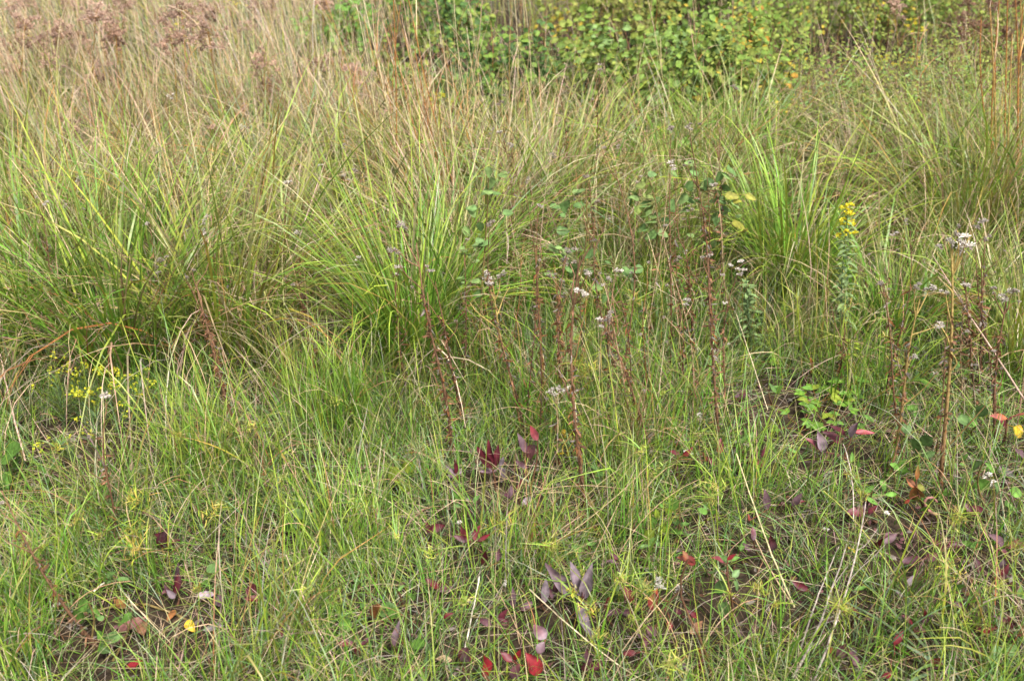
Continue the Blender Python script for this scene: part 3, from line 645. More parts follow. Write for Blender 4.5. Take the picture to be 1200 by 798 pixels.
wool_head((225, 180), (212, 10), 'woolly sedge reaching the top edge behind the two nearest', .07, .0035)
wool_head((150, 170), (136, 44), 'woolly sedge with brown head at upper left', .06, .0035)
wool_head((255, 235), (247, 150), 'low fluffy pinkish seed head in front of the widest brown one', .045, .003, PINKT*1.1)
wool_head((95, 240), (83, 150), 'low pinkish seed head at the left in the tawny grass', .045, .003, PINKT*.95)
wool_head((110, 175), (112, 20), 'pale pinkish woolly head at the upper left', .06, .003, PINKT)
wool_head((1055, 120), (1048, 8), 'pale woolly head over the fine-leaved shrub at top right', .06, .003, PINKT*1.1)
far = []
for k in range(36):
    bx = 10+420*U(0, 1)**1.5; by = U(75, 190); far.append((bx+U(-20, 20), max(by-U(55, 130), 2+k % 7), bx, by))
for k, (tx, ty, bx, by) in enumerate(sorted(far)):
    wool_head((bx, by), (tx, ty), nth(k, 'far brown woolly heads in the dry stand'), U(.045, .075), U(.002, .0035), mixc(BROWN*2.2, PINKT*1.1, U(.65, 1)), 'far woolly heads at upper left')
far = []
for k in range(8):
    bx = U(1130, 1195); by = U(100, 150); far.append((bx+U(-14, 4), max(by-U(90, 140), 2+k), bx, by))
for k, (tx, ty, bx, by) in enumerate(sorted(far)):
    wool_head((bx, by), (tx, ty), nth(k, 'brown woolly heads in the top right corner'), U(.03, .05), .0025, mixc(BROWN*1.6, PINKT, U(.1, .5)), 'woolly heads at the top right corner')

# ------------------------------------------------------------------ goldenrods and yellow flowers
YEL = np.array([.68, .60, .04])
def goldenrod(b, t, label, leaves=34, leaf_l=.045, colr=None, flowers=9, fr=.035, group=None, name='goldenrod', cat='flower'):
    base = G(*b); top = A(t[0], t[1], base[1]); o = thing(name, label, cat, base, group)
    p = path(base, top, 12, .01); mb = MB(); tube(mb, p, np.linspace(.0026, .001, 12), BLUEG*.8, 5); mb.build('stem', M_STEM, o)
    H = np.linalg.norm(top-base); c = colr if colr is not None else BLUEG*1.15
    for k in range(leaves):
        s = .25+.70*(k/leaves); q = base+(top-base)*s; a = k*2.4
        a += R.normal(0, .5); d = np.array([math.cos(a), math.sin(a), U(-.1, .9)]); mb = MB()
        leaf(mb, q, d, [0, 0, 1], leaf_l*U(.7, 1.15)*(1.15-.6*s), leaf_l*.22, .3, U(.2, .9), 'lance', c*U(.8, 1.2), rows=5); mb.build('leaf', M_LEAF, o)
    for k in range(flowers):
        s = 1.03-.19*(k/max(flowers-1, 1)); rr = fr*(.25+.95*(k/max(flowers-1, 1))); a = k*2.4
        q = base+(top-base)*s+np.array([math.cos(a)*rr, math.sin(a)*rr, 0]); mb = MB()
        tube(mb, path(base+(top-base)*(s-.04), q, 4, .03), .0006, LIME*.7, 3); mb.build('branchlet', M_STEM, o); mb = MB()
        for j in range(9):
            tuft(mb, q+R.normal(0, 1, 3)*[.006, .006, .0025], .0042, YEL*U(.75, 1.15), n=7, w=.002)
        mb.build('flower_cluster', M_FLOWER, o)
    return o
goldenrod((988, 425), (994, 246), 'grey-green leafy stem topped by a bright yellow flower spike at right', 64, .055, np.array([.15, .21, .085]), 10, .019)
goldenrod((880, 425), (875, 325), 'bushy grey-green leafy stem without flowers left of the yellow spike', 64, .055, np.array([.13, .19, .07]), 0, name='leafy_plant', cat='plant')
goldenrod((990, 445), (1000, 395), 'short pale leafy stem at the foot of the yellow spike', 24, .04, LIME*.8, 0, name='leafy_plant', cat='plant')
for (bx, by, tx, ty, lab) in [(912, 150, 912, 78, 'spreading yellow goldenrod at the right of the round-leaved shrub'), (1040, 130, 1036, 68, 'yellow goldenrod in the fine-leaved shrub at right'), (1078, 130, 1074, 70, 'yellow goldenrod right of the other one in the fine-leaved shrub'),
     (690, 120, 682, 72, 'yellow goldenrod left of the round-leaved shrub'), (672, 110, 668, 52, 'small yellow goldenrod behind the others left of the shrub'), (520, 170, 514, 112, 'orange-yellow flowers low in the orange stems'), (215, 90, 216, 16, 'yellow-green goldenrod in the far dry grass'), (32, 100, 28, 42, 'yellow-green goldenrod at the upper left edge'), (300, 60, 270, -2, 'goldenrod at the top edge left of centre'),
     (1075, 100, 1070, 25, 'far goldenrod at the top right behind the fine-leaved shrub')]:
    goldenrod((bx, by), (tx, ty), lab, 20, .06, GREEN2*1.1, 9, .055, 'goldenrods among the shrubs')
herbs = sorted((U(630, 1190), U(148, 200)) for k in range(22))
for k, (hx_, hy_) in enumerate(herbs):
    goldenrod((hx_, hy_), (hx_+R.normal(0, 5), hy_-U(35, 80)), nth(k, 'leafy herb stems between the tussocks and the shrubs'), int(U(18, 34)), U(.04, .075), [GREEN2*.8, OLIVE, BLUEG, np.array([.15, .20, .05])][k % 4], 0, group='leafy herbs before the shrubs', name='leafy_herb', cat='plant')
def yellow_patch():
    for i, (bx, by, tx, ty, lab) in enumerate([(112, 510, 106, 452, 'bright yellow feathery flower plant, brightest of the left patch'), (98, 500, 92, 440, 'yellow feathery plant at the left of the flower patch'), (135, 515, 140, 445, 'yellow-green feathery plant at the right of the flower patch'), (78, 505, 66, 440, 'sparse yellow feathery plant at the far left of the patch'),
        (118, 540, 112, 482, 'low feathery plant with few yellow flowers in front of the patch'), (160, 505, 165, 448, 'feathery green plant with yellow dots right of the patch'), (90, 545, 70, 520, 'small feathery plant below the yellow patch')]):
        base = G(bx, by); o = thing('feathery_goldenrod', lab, 'flower', base, 'yellow feathery flowers at left'); top = A(tx, ty, base[1])
        mb = MB(); n = 130
        s = U(.1, .95, n); p = base+(top-base)*s[:, None]
        blades(mb, p, U(0, 6.28, n), U(.03, .07, n), U(.001, .002, n), U(.4, 1.1, n), U(-.3, .4, n), pick([BLUEG, GREEN2], [2, 1], n), pick([BLUEG, LIME], [1, 1], n), seg=3)
        mb.build('needle_foliage', M_GRASS, o, stuff=True)
        for k in range(6):
            q0 = base+(top-base)*U(.3, .6); q = top+np.array([R.normal(0, .035), R.normal(0, .035), R.normal(0, .012)])
            mb = MB(); tube(mb, path(q0, q, 5, .03), .0007, LIME*.8, 3); mb.build('branchlet', M_STEM, o)
            mb = MB()
            for j in range(9 if i < 3 else 5): tuft(mb, q+R.normal(0, .006, 3), .0034, mixc(YEL, LIME*1.4, U(.1, .8)), n=6, w=.0017)
            mb.build('flower_cluster', M_FLOWER, o)
yellow_patch()

# ------------------------------------------------------------------ starry sedges
def sedge(heads, b, label, group='starry sedges in the short grass'):
    tone = [np.array([1, 1, 1]), np.array([.9, .95, .9]), np.array([1.1, .92, .8]), np.array([.85, .72, .65])][R.integers(4)]; tilt = R.normal(0, .5)
    base = G(*b); o = thing('starry_sedge', label, 'sedge', base, group)
    for (hx, hy, hr) in heads:
        tip = A(hx, hy, base[1]+R.normal(0, .02)); mb = MB()
        if tip[2] < base[2]+.03: tip[2] = base[2]+.05
        tube(mb, path(base+[U(-.01, .01), U(-.01, .01), 0], tip, 7, .02), .0009, LIME*.85, 4); mb.build('culm', M_STEM, o)
        mb = MB(); n = int(U(34, 60)); c = tone*pick([LIME*1.15, OLIVE*1.7, np.array([.36, .30, .08])], [2, 2, 1.5], n)
        hr = hr*U(.85, 1.35); cen = tip+R.normal(0, hr*.38, (n, 3))*[1, 1, .55]; cen[:, 2] += tilt*(cen[:, 0]-tip[0])
        blades(mb, cen, U(0, 6.28, n), U(.35, .8, n)*hr, U(.0012, .0026, n), U(.1, 1.9, n), U(-.2, .3, n), c, c*1.1, seg=2)
        mb.build('flower_head', M_GRASS, o)
        mb = MB(); n = 5
        blades(mb, np.repeat(tip[None], n, 0), U(0, 6.28, n), U(.04, .09, n), U(.0015, .0025, n), U(.6, 1.3, n), U(.1, .8, n), pick([LIME, GREEN2], [1, 1], n), pick([LIME], [1], n), seg=4)
        mb.build('bract', M_GRASS, o, stuff=True)
SED = [ # main head px, radius, base offset, label
 (268, 503, .028, 'starry sedge with the widest head right of the yellow patch'), (208, 510, .020, 'small starry sedge right of the yellow patch'), (66, 524, .018, 'small starry sedge below the left of the yellow patch'),
 (160, 585, .030, 'starry sedge at left behind the tight bright tuft'), (248, 598, .026, 'starry sedge with twin heads at lower left centre'), (155, 642, .026, 'starry sedge low at left above the purple leaf'), (232, 690, .016, 'small star-shaped sedge head beside the purple leaf'),
 (745, 352, .028, 'starry sedge with broad yellow head right of the thick stalk'), (692, 432, .032, 'golden starry sedge beside the thick straight stalk'), (733, 462, .020, 'small starry sedge right of the golden one'), (768, 552, .024, 'starry sedge left of the small green leafy sprout'),
 (840, 567, .030, 'starry sedge at right below the red leaf'), (588, 612, .028, 'starry sedge at centre below the crimson sprout'), (648, 640, .026, 'starry sedge directly above the grey-purple sprout'), (690, 715, .024, 'starry sedge right below the grey-purple sprout'), (752, 690, .026, 'starry sedge left of the white fluff at the bottom'),
 (700, 745, .022, 'starry sedge at the bottom centre'), (1123, 602, .030, 'starry sedge with round head below the pink curled stem'), (1106, 665, .026, 'starry sedge at lower right above the broad blades'), (985, 712, .022, 'starry sedge between the grey sticks and the blue-green clump'), (1190, 640, .024, 'starry sedge at the right edge in the foreground'),
 (790, 775, .024, 'starry sedge on the bottom edge right of centre'), (1040, 395, .020, 'starry sedge left of the dark-footed stalk'), (1050, 425, .022, 'starry sedge in front of the upright yellow-green clump'), (935, 350, .024, 'starry sedge at the edge of the bright lime tussock'),
 (330, 560, .020, 'starry sedge at lower left of centre near the pale clump'), (395, 470, .020, 'starry sedge among the fine pale green clump'), (690, 395, .020, 'starry sedge behind the golden one'), (415, 590, .018, 'starry sedge left of the small white tuft'), (505, 650, .018, 'faint starry sedge left of the low red leaves'),
 (30, 640, .022, 'starry sedge at the lower left edge'), (90, 610, .020, 'starry sedge left of the thin brown stalk'), (1000, 560, .018, 'starry sedge in the short turf right of the crimson cluster'), (360, 690, .020, 'starry sedge low in the lower left grass'), (545, 705, .020, 'starry sedge above the bright red leaves'), (890, 690, .018, 'starry sedge at the foot of the long straw'), (1160, 690, .024, 'starry sedge above the lower right corner')]
for (hx, hy, hr, lab) in SED:
    by = hy+U(48, 85)*(.7+hy/1500); hs = [(hx, hy, hr)]
    for k in range(R.integers(0, 3)): hs.append((hx+R.normal(0, 22), hy+R.normal(6, 18), hr*U(.35, .8)))
    sedge(hs, (hx+R.normal(0, 8), by), lab)

# ------------------------------------------------------------------ leafy sprouts: crimson, purple, grey-green, round blue-green
CRIM = np.array([.062, .008, .014]); PURP = np.array([.105, .058, .070]); GPUR_SHEEN = np.array([.19, .145, .165]); RED = np.array([.135, .008, .012]); PINKL = np.array([.21, .055, .065])  # grey-purple: waxy purple leaf with the sky's sheen painted into its colour
ORL = np.array([.24, .075, .025]); YELL = np.array([.50, .33, .03]); BGL = np.array([.105, .18, .055]); BGL2 = np.array([.14, .21, .065]); MIDG = np.array([.10, .20, .035])
def sprout(name, b, leaves, label, cat, shape='ovate', material=None, stem=BROWN, group=None, up=0.045):
    """leaves: (base px, tip px, width fraction, colour, tip colour, fold, height of leaf base above ground)"""
    base = G(*b); o = thing(name, label, cat, base, group); tops = []
    for (l0, l1, wf, c, ct, fold) in leaves:
        p0 = A(l0[0], l0[1], base[1]+R.normal(0, .012)); 
        if p0[2] < base[2]+up: d0 = ray(*l0); p0 = d0*((base[2]+up-CAM_H)/d0[2]); p0[2] += CAM_H
        p1 = A(l1[0], l1[1], p0[1]+U(-.012, .022)); g1 = float(gz(p1[0], p1[1]))+.012
        if p1[2] < g1: 
            d1 = ray(*l1); t1 = (g1+.03-CAM_H)/d1[2]; p1 = d1*t1; p1[2] += CAM_H
        d = p1-p0; L = np.linalg.norm(d); mb = MB()
        nv = nrm(np.array([R.normal(0, .3), -.5+R.normal(0, .3), .75]))
        cc = np.asarray(c)*U(.8, 1.15); leaf(mb, p0, d, nv, L*1.06, L*wf, fold*U(.9, 1.3), U(-.15, .55), shape, cc, cc if ct is None else np.asarray(ct)*U(.8, 1.1), cc*U(.5, 1.3), .12, rows=9)
        lf = mb.build('leaf', material or M_WAX, o); tops.append((p0, c, lf))
    hi = max((q[0] for q in tops), key=lambda q: q[2]); ax = path(base-[0, 0, .01], hi, 7, .03)
    mb = MB(); tube(mb, ax, np.linspace(.0032, .0016, 7), stem, 5); mb.build('stem', M_STEM, o)
    for (p0, c, lf) in tops:
        j = ax[np.argmin(np.linalg.norm(ax-p0, axis=1))]
        if np.linalg.norm(j-p0) > .004: mb = MB(); tube(mb, path(j, p0, 4, .04), .0011, mixc(np.asarray(c), BROWN, .5), 4); mb.build('petiole', M_STEM, o)
    return o
RG = 'crimson and purple leafy sprouts'
def spr(*a, **k): return sprout('red_leaf_sprout', *a, 'plant', group=RG, **k)
spr((582, 575), [((576, 548), (560, 523), .42, CRIM, CRIM*1.3, .35), ((578, 546), (573, 516), .38, CRIM, CRIM*1.4, .5), ((580, 548), (584, 522), .36, CRIM*.8, CRIM, .6), ((582, 552), (562, 553), .35, PURP, PURP, .3), ((584, 548), (594, 560), .5, GPUR_SHEEN, PURP, .2), ((586, 546), (590, 536), .5, GPUR_SHEEN, GPUR_SHEEN, .3)], 'dark crimson leaf cluster of upright leaves in the centre')
spr((536, 570), [((535, 556), (533, 540), .4, CRIM, CRIM, .4), ((536, 556), (542, 548), .5, GPUR_SHEEN, GPUR_SHEEN, .3), ((534, 557), (522, 545), .4, PURP, PURP, .4), ((534, 558), (524, 557), .4, PURP, PURP, .3)], 'small purple sprout just left of the dark crimson one')
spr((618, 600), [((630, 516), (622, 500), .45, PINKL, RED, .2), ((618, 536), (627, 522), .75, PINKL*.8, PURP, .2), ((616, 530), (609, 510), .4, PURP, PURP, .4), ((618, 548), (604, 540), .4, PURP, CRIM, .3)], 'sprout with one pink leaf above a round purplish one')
spr((610, 618), [((606, 578), (612, 562), .35, RED, CRIM, .5), ((600, 584), (582, 577), .35, CRIM, PURP, .4), ((604, 590), (600, 572), .55, PURP, PURP, .3), ((606, 594), (596, 600), .4, PURP, PINKL, .2), ((612, 592), (622, 580), .45, GPUR_SHEEN, PURP, .2)], 'dull purple sprout with a red leaf below the pink-leaved one')
spr((552, 650), [((548, 632), (541, 616), .5, RED*.8, PINKL, .3), ((556, 633), (560, 616), .55, PINKL, RED, .3), ((550, 634), (532, 628), .4, CRIM, CRIM, .3), ((560, 634), (574, 626), .4, CRIM, RED, .4)], 'low crimson-pink sprout half buried in the grass at centre')
spr((680, 730), [((678, 700), (641, 660), .34, GPUR_SHEEN, PURP, .45), ((680, 698), (667, 658), .36, GPUR_SHEEN*1.1, GPUR_SHEEN, .5), ((684, 700), (694, 660), .36, GPUR_SHEEN*1.15, GPUR_SHEEN*1.2, .6), ((683, 702), (685, 668), .3, CRIM*.7, PURP*.6, .8), ((684, 702), (686, 680), .35, GPUR_SHEEN, GPUR_SHEEN, .3), ((676, 704), (690, 742), .28, GPUR_SHEEN*1.1, GPUR_SHEEN, .3)], 'large grey-purple sprout of tall folded leaves at bottom centre')
spr((605, 798), [((571, 795), (565, 768), .62, RED, RED*.8, .3), ((600, 775), (587, 764), .6, RED*.8, CRIM, .3), ((602, 773), (610, 762), .55, RED, RED, .3), ((632, 790), (620, 768), .7, RED*1.1, RED, .45), ((585, 790), (583, 772), .45, PURP, CRIM, .4), ((600, 795), (607, 780), .5, PURP, PINKL, .2), ((640, 748), (626, 732), .8, GPUR_SHEEN, PINKL, .2), ((630, 765), (637, 752), .8, PURP, PURP, .2)], 'bright red leafy sprout at the bottom edge')
spr((205, 710), [((203, 697), (211, 672), .45, CRIM, CRIM*1.2, .5), ((202, 698), (192, 685), .4, CRIM*.8, PURP, .4), ((205, 700), (196, 692), .5, GPUR_SHEEN, GPUR_SHEEN, .3), ((208, 690), (209, 660), .25, PURP*.6, PURP*.6, .5)], 'purple upright sprout above the fallen yellow leaf at lower left')
spr((978, 560), [((964, 528), (946, 513), .5, CRIM, PINKL*.8, .3), ((966, 530), (960, 508), .55, GPUR_SHEEN, PURP, .5), ((968, 530), (974, 516), .4, CRIM, CRIM, .5), ((986, 520), (968, 505), .5, CRIM*1.1, CRIM, .4), ((990, 510), (978, 498), .4, CRIM, CRIM, .4), ((996, 512), (1004, 496), .5, GPUR_SHEEN, CRIM, .5), ((1000, 506), (1024, 507), .32, RED*1.2, PINKL, .3)], 'crimson sprout with spreading leaves below the cinquefoil rosettes at right')
spr((855, 740), [((850, 660), (835, 652), .5, PINKL, RED, .3), ((852, 656), (862, 649), .4, RED, RED, .3), ((852, 662), (832, 674), .55, BGL*.9, BGL, .2), ((852, 685), (836, 692), .75, BGL*.85, BGL, .2), ((858, 676), (866, 668), .7, BGL*.9, BGL, .3), ((852, 705), (843, 722), .7, BGL*.9, BGL*1.1, .2), ((860, 680), (864, 692), .6, BGL*.7, BGL, .3)], 'grey-green sprout with a red top leaf at bottom right of centre')
spr((765, 735), [((740, 705), (733, 688), .6, RED*.7, PINKL, .3), ((762, 714), (770, 690), .5, RED, ORL, .3), ((785, 738), (783, 728), .8, RED, RED*1.2, .3), ((768, 745), (758, 733), .7, PURP, PINKL*.7, .2), ((745, 742), (765, 752), .4, PURP, PURP, .3), ((772, 700), (764, 690), .5, RED, RED, .3), ((800, 690), (792, 700), .5, PURP, PURP, .3)], 'scattered dark red leaves on a sprout below the white bottom fluff')
spr((795, 560), [((796, 532), (785, 528), .5, CRIM, RED, .3), ((800, 534), (812, 526), .45, RED, PINKL, .3), ((828, 540), (822, 530), .6, ORL*.6, CRIM, .3)], 'small red sprout with white fluff beside it right of centre')
spr((843, 552), [((843, 532), (845, 514), .5, RED, RED*1.2, .3), ((838, 545), (828, 535), .5, RED*.7, CRIM, .3)], 'single bright red leaf at the foot of a brown stalk right of centre')
spr((1085, 680), [((1082, 655), (1055, 658), .42, CRIM, PURP, .3), ((1082, 655), (1103, 649), .45, CRIM*.8, CRIM, .4), ((1058, 700), (1050, 690), .6, PURP, GPUR_SHEEN, .3), ((1062, 690), (1070, 675), .5, GPUR_SHEEN*.8, GPUR_SHEEN, .3)], 'purple sprout with two long leaves at lower right')
spr((1080, 610), [((1072, 572), (1062, 560), .6, ORL, RUST, .4), ((1073, 570), (1076, 592), .5, ORL*1.1, OLIVE*1.3, .35), ((1074, 568), (1085, 575), .5, OLIVE*1.2, OLIVE*1.4, .3), ((1074, 562), (1076, 545), .35, ORL, OLIVE, .4), ((1066, 585), (1060, 590), .6, RED, ORL, .3)], 'orange-brown curled leaf sprout beside the pink curled stem')
spr((1175, 530), [((1180, 490), (1160, 487), .35, ORL, PINKL, .3), ((1182, 492), (1199, 482), .35, PINKL, ORL, .3), ((1188, 500), (1200, 512), .55, YELL, YELL*.8, .25), ((1178, 500), (1172, 486), .35, PINKL, RED, .3), ((1190, 525), (1200, 535), .5, PURP, PURP, .3)], 'sprout with orange-red and yellow leaves at the right edge')
spr((1155, 762), [((1150, 740), (1166, 736), .5, RED, RED*.8, .3), ((1150, 741), (1145, 733), .5, CRIM, CRIM, .3)], 'small red leaf pair in the lower right foreground')
spr((1055, 765), [((1048, 755), (1058, 740), .5, RED, PINKL, .3), ((1044, 790), (1035, 792), .5, RED, CRIM, .3)], 'red folded leaf right of the grey fallen sticks')
spr((465, 765), [((462, 757), (468, 728), .4, PURP, GPUR_SHEEN, .7)], 'single folded purple leaf standing in the grass left of bottom centre')
spr((600, 715), [((600, 712), (602, 690), .35, PURP*.7, PURP, .4), ((638, 706), (640, 680), .35, GPUR_SHEEN, GPUR_SHEEN, .3)], 'slender purplish leaf left of the large grey-purple sprout')
spr((525, 735), [((520, 724), (530, 718), .6, RED, PINKL, .3)], 'tiny red leaf left of the bright red bottom sprout')
spr((440, 730), [((436, 722), (446, 708), .6, ORL*.6, RUST, .3)], 'rusty curled leaf beside small green leaves at the bottom left of centre')
spr((1148, 680), [((1150, 672), (1145, 655), .5, CRIM, PURP, .3), ((1172, 665), (1176, 655), .6, PURP, GPUR_SHEEN, .3)], 'dim purple sprout at the lower right edge')
spr((948, 450), [((950, 437), (953, 420), .45, ORL*.8, RUST, .3)], 'single rusty leaf above the cinquefoil rosettes')
spr((898, 600), [((900, 596), (896, 574), .45, PURP*.7, PURP, .4), ((918, 622), (908, 618), .5, PURP, PURP, .3), ((878, 610), (877, 602), .5, RED, ORL, .3)], 'small purple sprout right of the starry sedge at right')
spr((835, 790), [((815, 660), (798, 652), .5, RED*.8, ORL*.7, .3), ((806, 655), (800, 645), .6, ORL*.6, RUST, .3)], 'dark red leaves left of the grey-green sprout')
spr((1000, 790), [((985, 770), (990, 755), .7, PURP, PINKL*.6, .3), ((975, 765), (972, 755), .5, ORL*.8, RED*.7, .3), ((1004, 780), (998, 764), .6, PURP, CRIM, .3)], 'muted purple sprout at the bottom right of the fallen sticks')

LG = 'leafy green sprouts'
def rnd(b, pts, label, cols=(BGL, BGL2), sz=15, shape='heart', name='leafy_sprout', wf=.72, **k):
    lv = []
    if b[1] < 460 and pts[0][1] < 260: pts = list(pts)+[(x+R.normal(0, 11), y+R.normal(0, 11)) for (x, y) in list(pts)+list(pts[::2])]
    for (x, y) in pts:
        a = U(0, 6.28); d = sz*U(.8, 1.15); c = cols[R.integers(len(cols))]*U(.85, 1.15)
        lv.append(((x-math.cos(a)*d*.5, y-math.sin(a)*d*.3), (x+math.cos(a)*d*.5, y+math.sin(a)*d*.3+4), wf, c, c*1.05, U(.05, .3)))
    return sprout(name, b, lv, label, 'plant', shape, M_LEAF, mixc(BROWN, OLIVE, .35), LG, **k)
rnd((566, 455), [(568, 222), (552, 242), (577, 256), (563, 264), (545, 297), (558, 304), (541, 330), (560, 342), (575, 215), (548, 270), (566, 285)], 'tall sprout with round blue-green leaves left of centre')
rnd((672, 450), [(680, 222), (662, 240), (665, 258), (664, 297), (668, 308), (677, 330), (655, 288), (700, 335), (712, 305), (690, 316), (735, 318), (645, 320)], 'sprout with blue-green leaves around the thick red-brown stalk top')
rnd((768, 372), [(750, 216), (760, 222), (745, 226), (768, 233), (756, 238), (772, 240), (757, 250), (780, 256), (785, 262), (760, 264), (748, 245), (765, 275)], 'left of the two pale leafy sprouts right of centre', (BGL2, BGL, np.array([.20, .25, .07])), 14)
rnd((842, 378), [(800, 232), (808, 233), (818, 218), (832, 212), (843, 205), (850, 220), (845, 232), (855, 245), (838, 250), (862, 238), (858, 228), (828, 240), (835, 285), (826, 283), (866, 262), (812, 200)], 'right of the two pale leafy sprouts, wider and with yellowing leaves', (BGL2, BGL, BGL, BGL, BGL2, np.array([.25, .24, .04])), 14)
rnd((800, 240), [(800, 188), (816, 175), (790, 168), (770, 182)], 'small bright green leaves behind the left pale leafy sprout', (MIDG*1.3, LIME), 16)
rnd((904, 215), [(904, 168), (880, 170), (910, 180)], 'grey-green leaves in front of the tall green tussock', (BGL,), 18)
rnd((110, 760), [(97, 708), (106, 713), (98, 722), (112, 716), (118, 722), (90, 718)], 'three-parted round green leaves at lower left', (MIDG*.9, BGL), 13, 'round')
rnd((128, 775), [(117, 742), (126, 748), (120, 752), (133, 745), (138, 722), (146, 724)], 'toothed green leaves beside the dead brown leaves at lower left', (BGL, MIDG), 20, 'ovate')
rnd((250, 700), [(255, 656), (243, 677), (256, 677), (250, 664)], 'small green sprout with paired oval leaves at lower left', (MIDG*1.1, BGL), 15, 'round')
rnd((350, 630), [(340, 606), (350, 600), (357, 606), (346, 612), (333, 612)], 'dark green leaf cluster at the lower left of centre', (MIDG*.8, BGL*.8), 20, 'ovate')
rnd((468, 580), [(466, 540), (472, 548), (460, 552), (468, 562), (480, 545), (474, 570)], 'light green compound leaves left of the dark crimson sprout', (BGL2, LIME*.8), 14, 'round')
rnd((455, 725), [(452, 712), (460, 708), (462, 716), (425, 705), (405, 730), (490, 752)], 'round green leaves left of bottom centre', (MIDG, BGL), 16, 'round')
rnd((785, 640), [(770, 600), (783, 596), (765, 610), (775, 618), (790, 590), (775, 590), (760, 625)], 'bright green leafy sprout right of centre with oval leaves', (MIDG*1.2, LIME*.8), 17, 'ovate')
rnd((675, 520), [(678, 501), (662, 506), (656, 530), (666, 529)], 'sprout with small yellow and lime leaves beside the thick stalk', (LIME*1.3, YELL), 10, 'round')
rnd((1160, 610), [(1145, 545), (1150, 565), (1170, 570), (1185, 590), (1160, 590), (1190, 575)], 'dull green leafy sprout at the right edge of the foreground', (BGL*.8, MIDG), 18, 'ovate')
rnd((1048, 580), [(1050, 545), (1057, 540), (1045, 555), (1060, 550), (1052, 560), (1035, 565)], 'fresh green sprout below the dark-footed stalk', (MIDG*1.2,), 15, 'lance', wf=.4)
rnd((1030, 610), [(1018, 572), (1025, 578), (1035, 574), (1045, 577), (1022, 585)], 'bright rosette of narrow leaves left of the orange curled leaves', (MIDG*1.3,), 15, 'lance', wf=.4)
rnd((1080, 560), [(1072, 520), (1085, 515), (1090, 530), (1060, 500), (1150, 480), (1130, 490)], 'broad dull green leaves around the thick yellow-brown stalk', (BGL*.8, BGL), 20, 'ovate')
rnd((15, 570), [(12, 530), (20, 540), (8, 560)], 'green broad leaves at the left edge below the yellow patch', (MIDG,), 26, 'ovate')
rnd((1175, 775), [(1163, 770), (1170, 762), (1178, 775), (1185, 760)], 'blue-green leaves in the lower right corner', (BGL,), 20, 'ovate')
rnd((240, 735), [(5, 730), (402, 730), (38, 745)], 'few round green leaves low in the bottom left grass', (MIDG*1.2,), 16, 'round')
def lows(pts, what, cols, shape, material, name, sz, wf, group):
    for k, (x, y) in enumerate(sorted(pts)):
        lv = []
        for j in range(R.integers(2, 5)):
            a = U(0, 6.28); d = sz*U(.7, 1.2); c = cols[R.integers(len(cols))]; ox, oy = R.normal(0, 7), R.normal(0, 5)
            lv.append(((x+ox, y+oy), (x+ox+math.cos(a)*d, y+oy-abs(math.sin(a))*d*.8), wf*U(.8, 1.15), c, cols[R.integers(len(cols))], U(.2, .6)))
        sprout(name, (x, y+16), lv, nth(k, what), 'plant', shape, material, BROWN*.8, group)
lows(MAROON, 'small dark maroon sprouts in the lower grass', (CRIM, CRIM*1.3, PURP, PURP*.8, RED*.8, CRIM), 'ovate', M_WAX, 'red_leaf_sprout', 19, .5, RG)
lows(LOWGREEN, 'small green broadleaf sprouts in the lower grass', (MIDG, MIDG*1.1, BGL, MIDG*.8), 'ovate', M_LEAF, 'leafy_sprout', 15, .5, LG)
# cinquefoil-like rosettes on bare soil at right
def rosette(px, py, n, size, label, cols):
    b = G(px, py); o = thing('rosette_plant', label, 'plant', b, LG)
    for k in range(n):
        a = k*2.4+U(-.3, .3); r = U(.02, .085); c = b+[r*math.cos(a), r*math.sin(a)*.8, U(.015, .05)]
        mb = MB(); tube(mb, path(b+[0, 0, .003], c, 4, .05), .0008, RUST*.7, 4); mb.build('petiole', M_STEM, o)
        for j in (-1, 0, 1):
            mb = MB(); d = np.array([math.cos(a+j*1.0), math.sin(a+j*1.0), U(0, .35)])
            leaf(mb, c, d, [0, -.2, 1], size*U(.8, 1.15), size*.55, .25, U(.1, .6), 'ovate', cols[R.integers(len(cols))]*U(.85, 1.15), rows=6); mb.build('leaf', M_LEAF, o)
rosette(955, 478, 9, .034, 'green cinquefoil rosette on bare soil, above the crimson cluster', (MIDG*1.2, GREEN2, LIME*.8))
rosette(985, 470, 7, .032, 'green cinquefoil rosette at the right of the bare soil patch', (MIDG*1.2, GREEN2))
rosette(940, 505, 6, .026, 'small rosette at the front of the bare soil patch', (MIDG, GREEN2))
rosette(872, 430, 6, .030, 'light green rosette below the bushy grey-green plant', (LIME*.9, GREEN2*1.2))
rosette(975, 500, 6, .028, 'rosette right behind the crimson spreading leaves', (MIDG*1.2, GREEN2))

# pink curled stem
def pink_curl():
    b = G(1098, 612); o = thing('curled_stem', 'pink curled stem bent into a hook at right in the foreground', 'stem', b)
    q = np.array([A(x, y, b[1]-.005) for (x, y) in [(1099, 603), (1092, 601), (1085, 595), (1083, 588), (1087, 583), (1094, 583), (1098, 588)]])
    q[:, 2] = np.maximum(q[:, 2], b[2]+.012)
    s = np.linspace(0, 6, 20); qq = np.column_stack([np.interp(s, np.arange(7), q[:, k]) for k in range(3)])
    mb = MB(); tube(mb, qq, np.linspace(.0038, .0022, 20)*U(.85, 1.15, 20), [.26, .12, .105], 7); mb.build('hook', M_STEM, o)
    mb = MB(); tube(mb, path(b-[0, 0, .01], qq[0], 4), .0033, [.2, .09, .08], 7); mb.build('foot', M_STEM, o)
pink_curl()

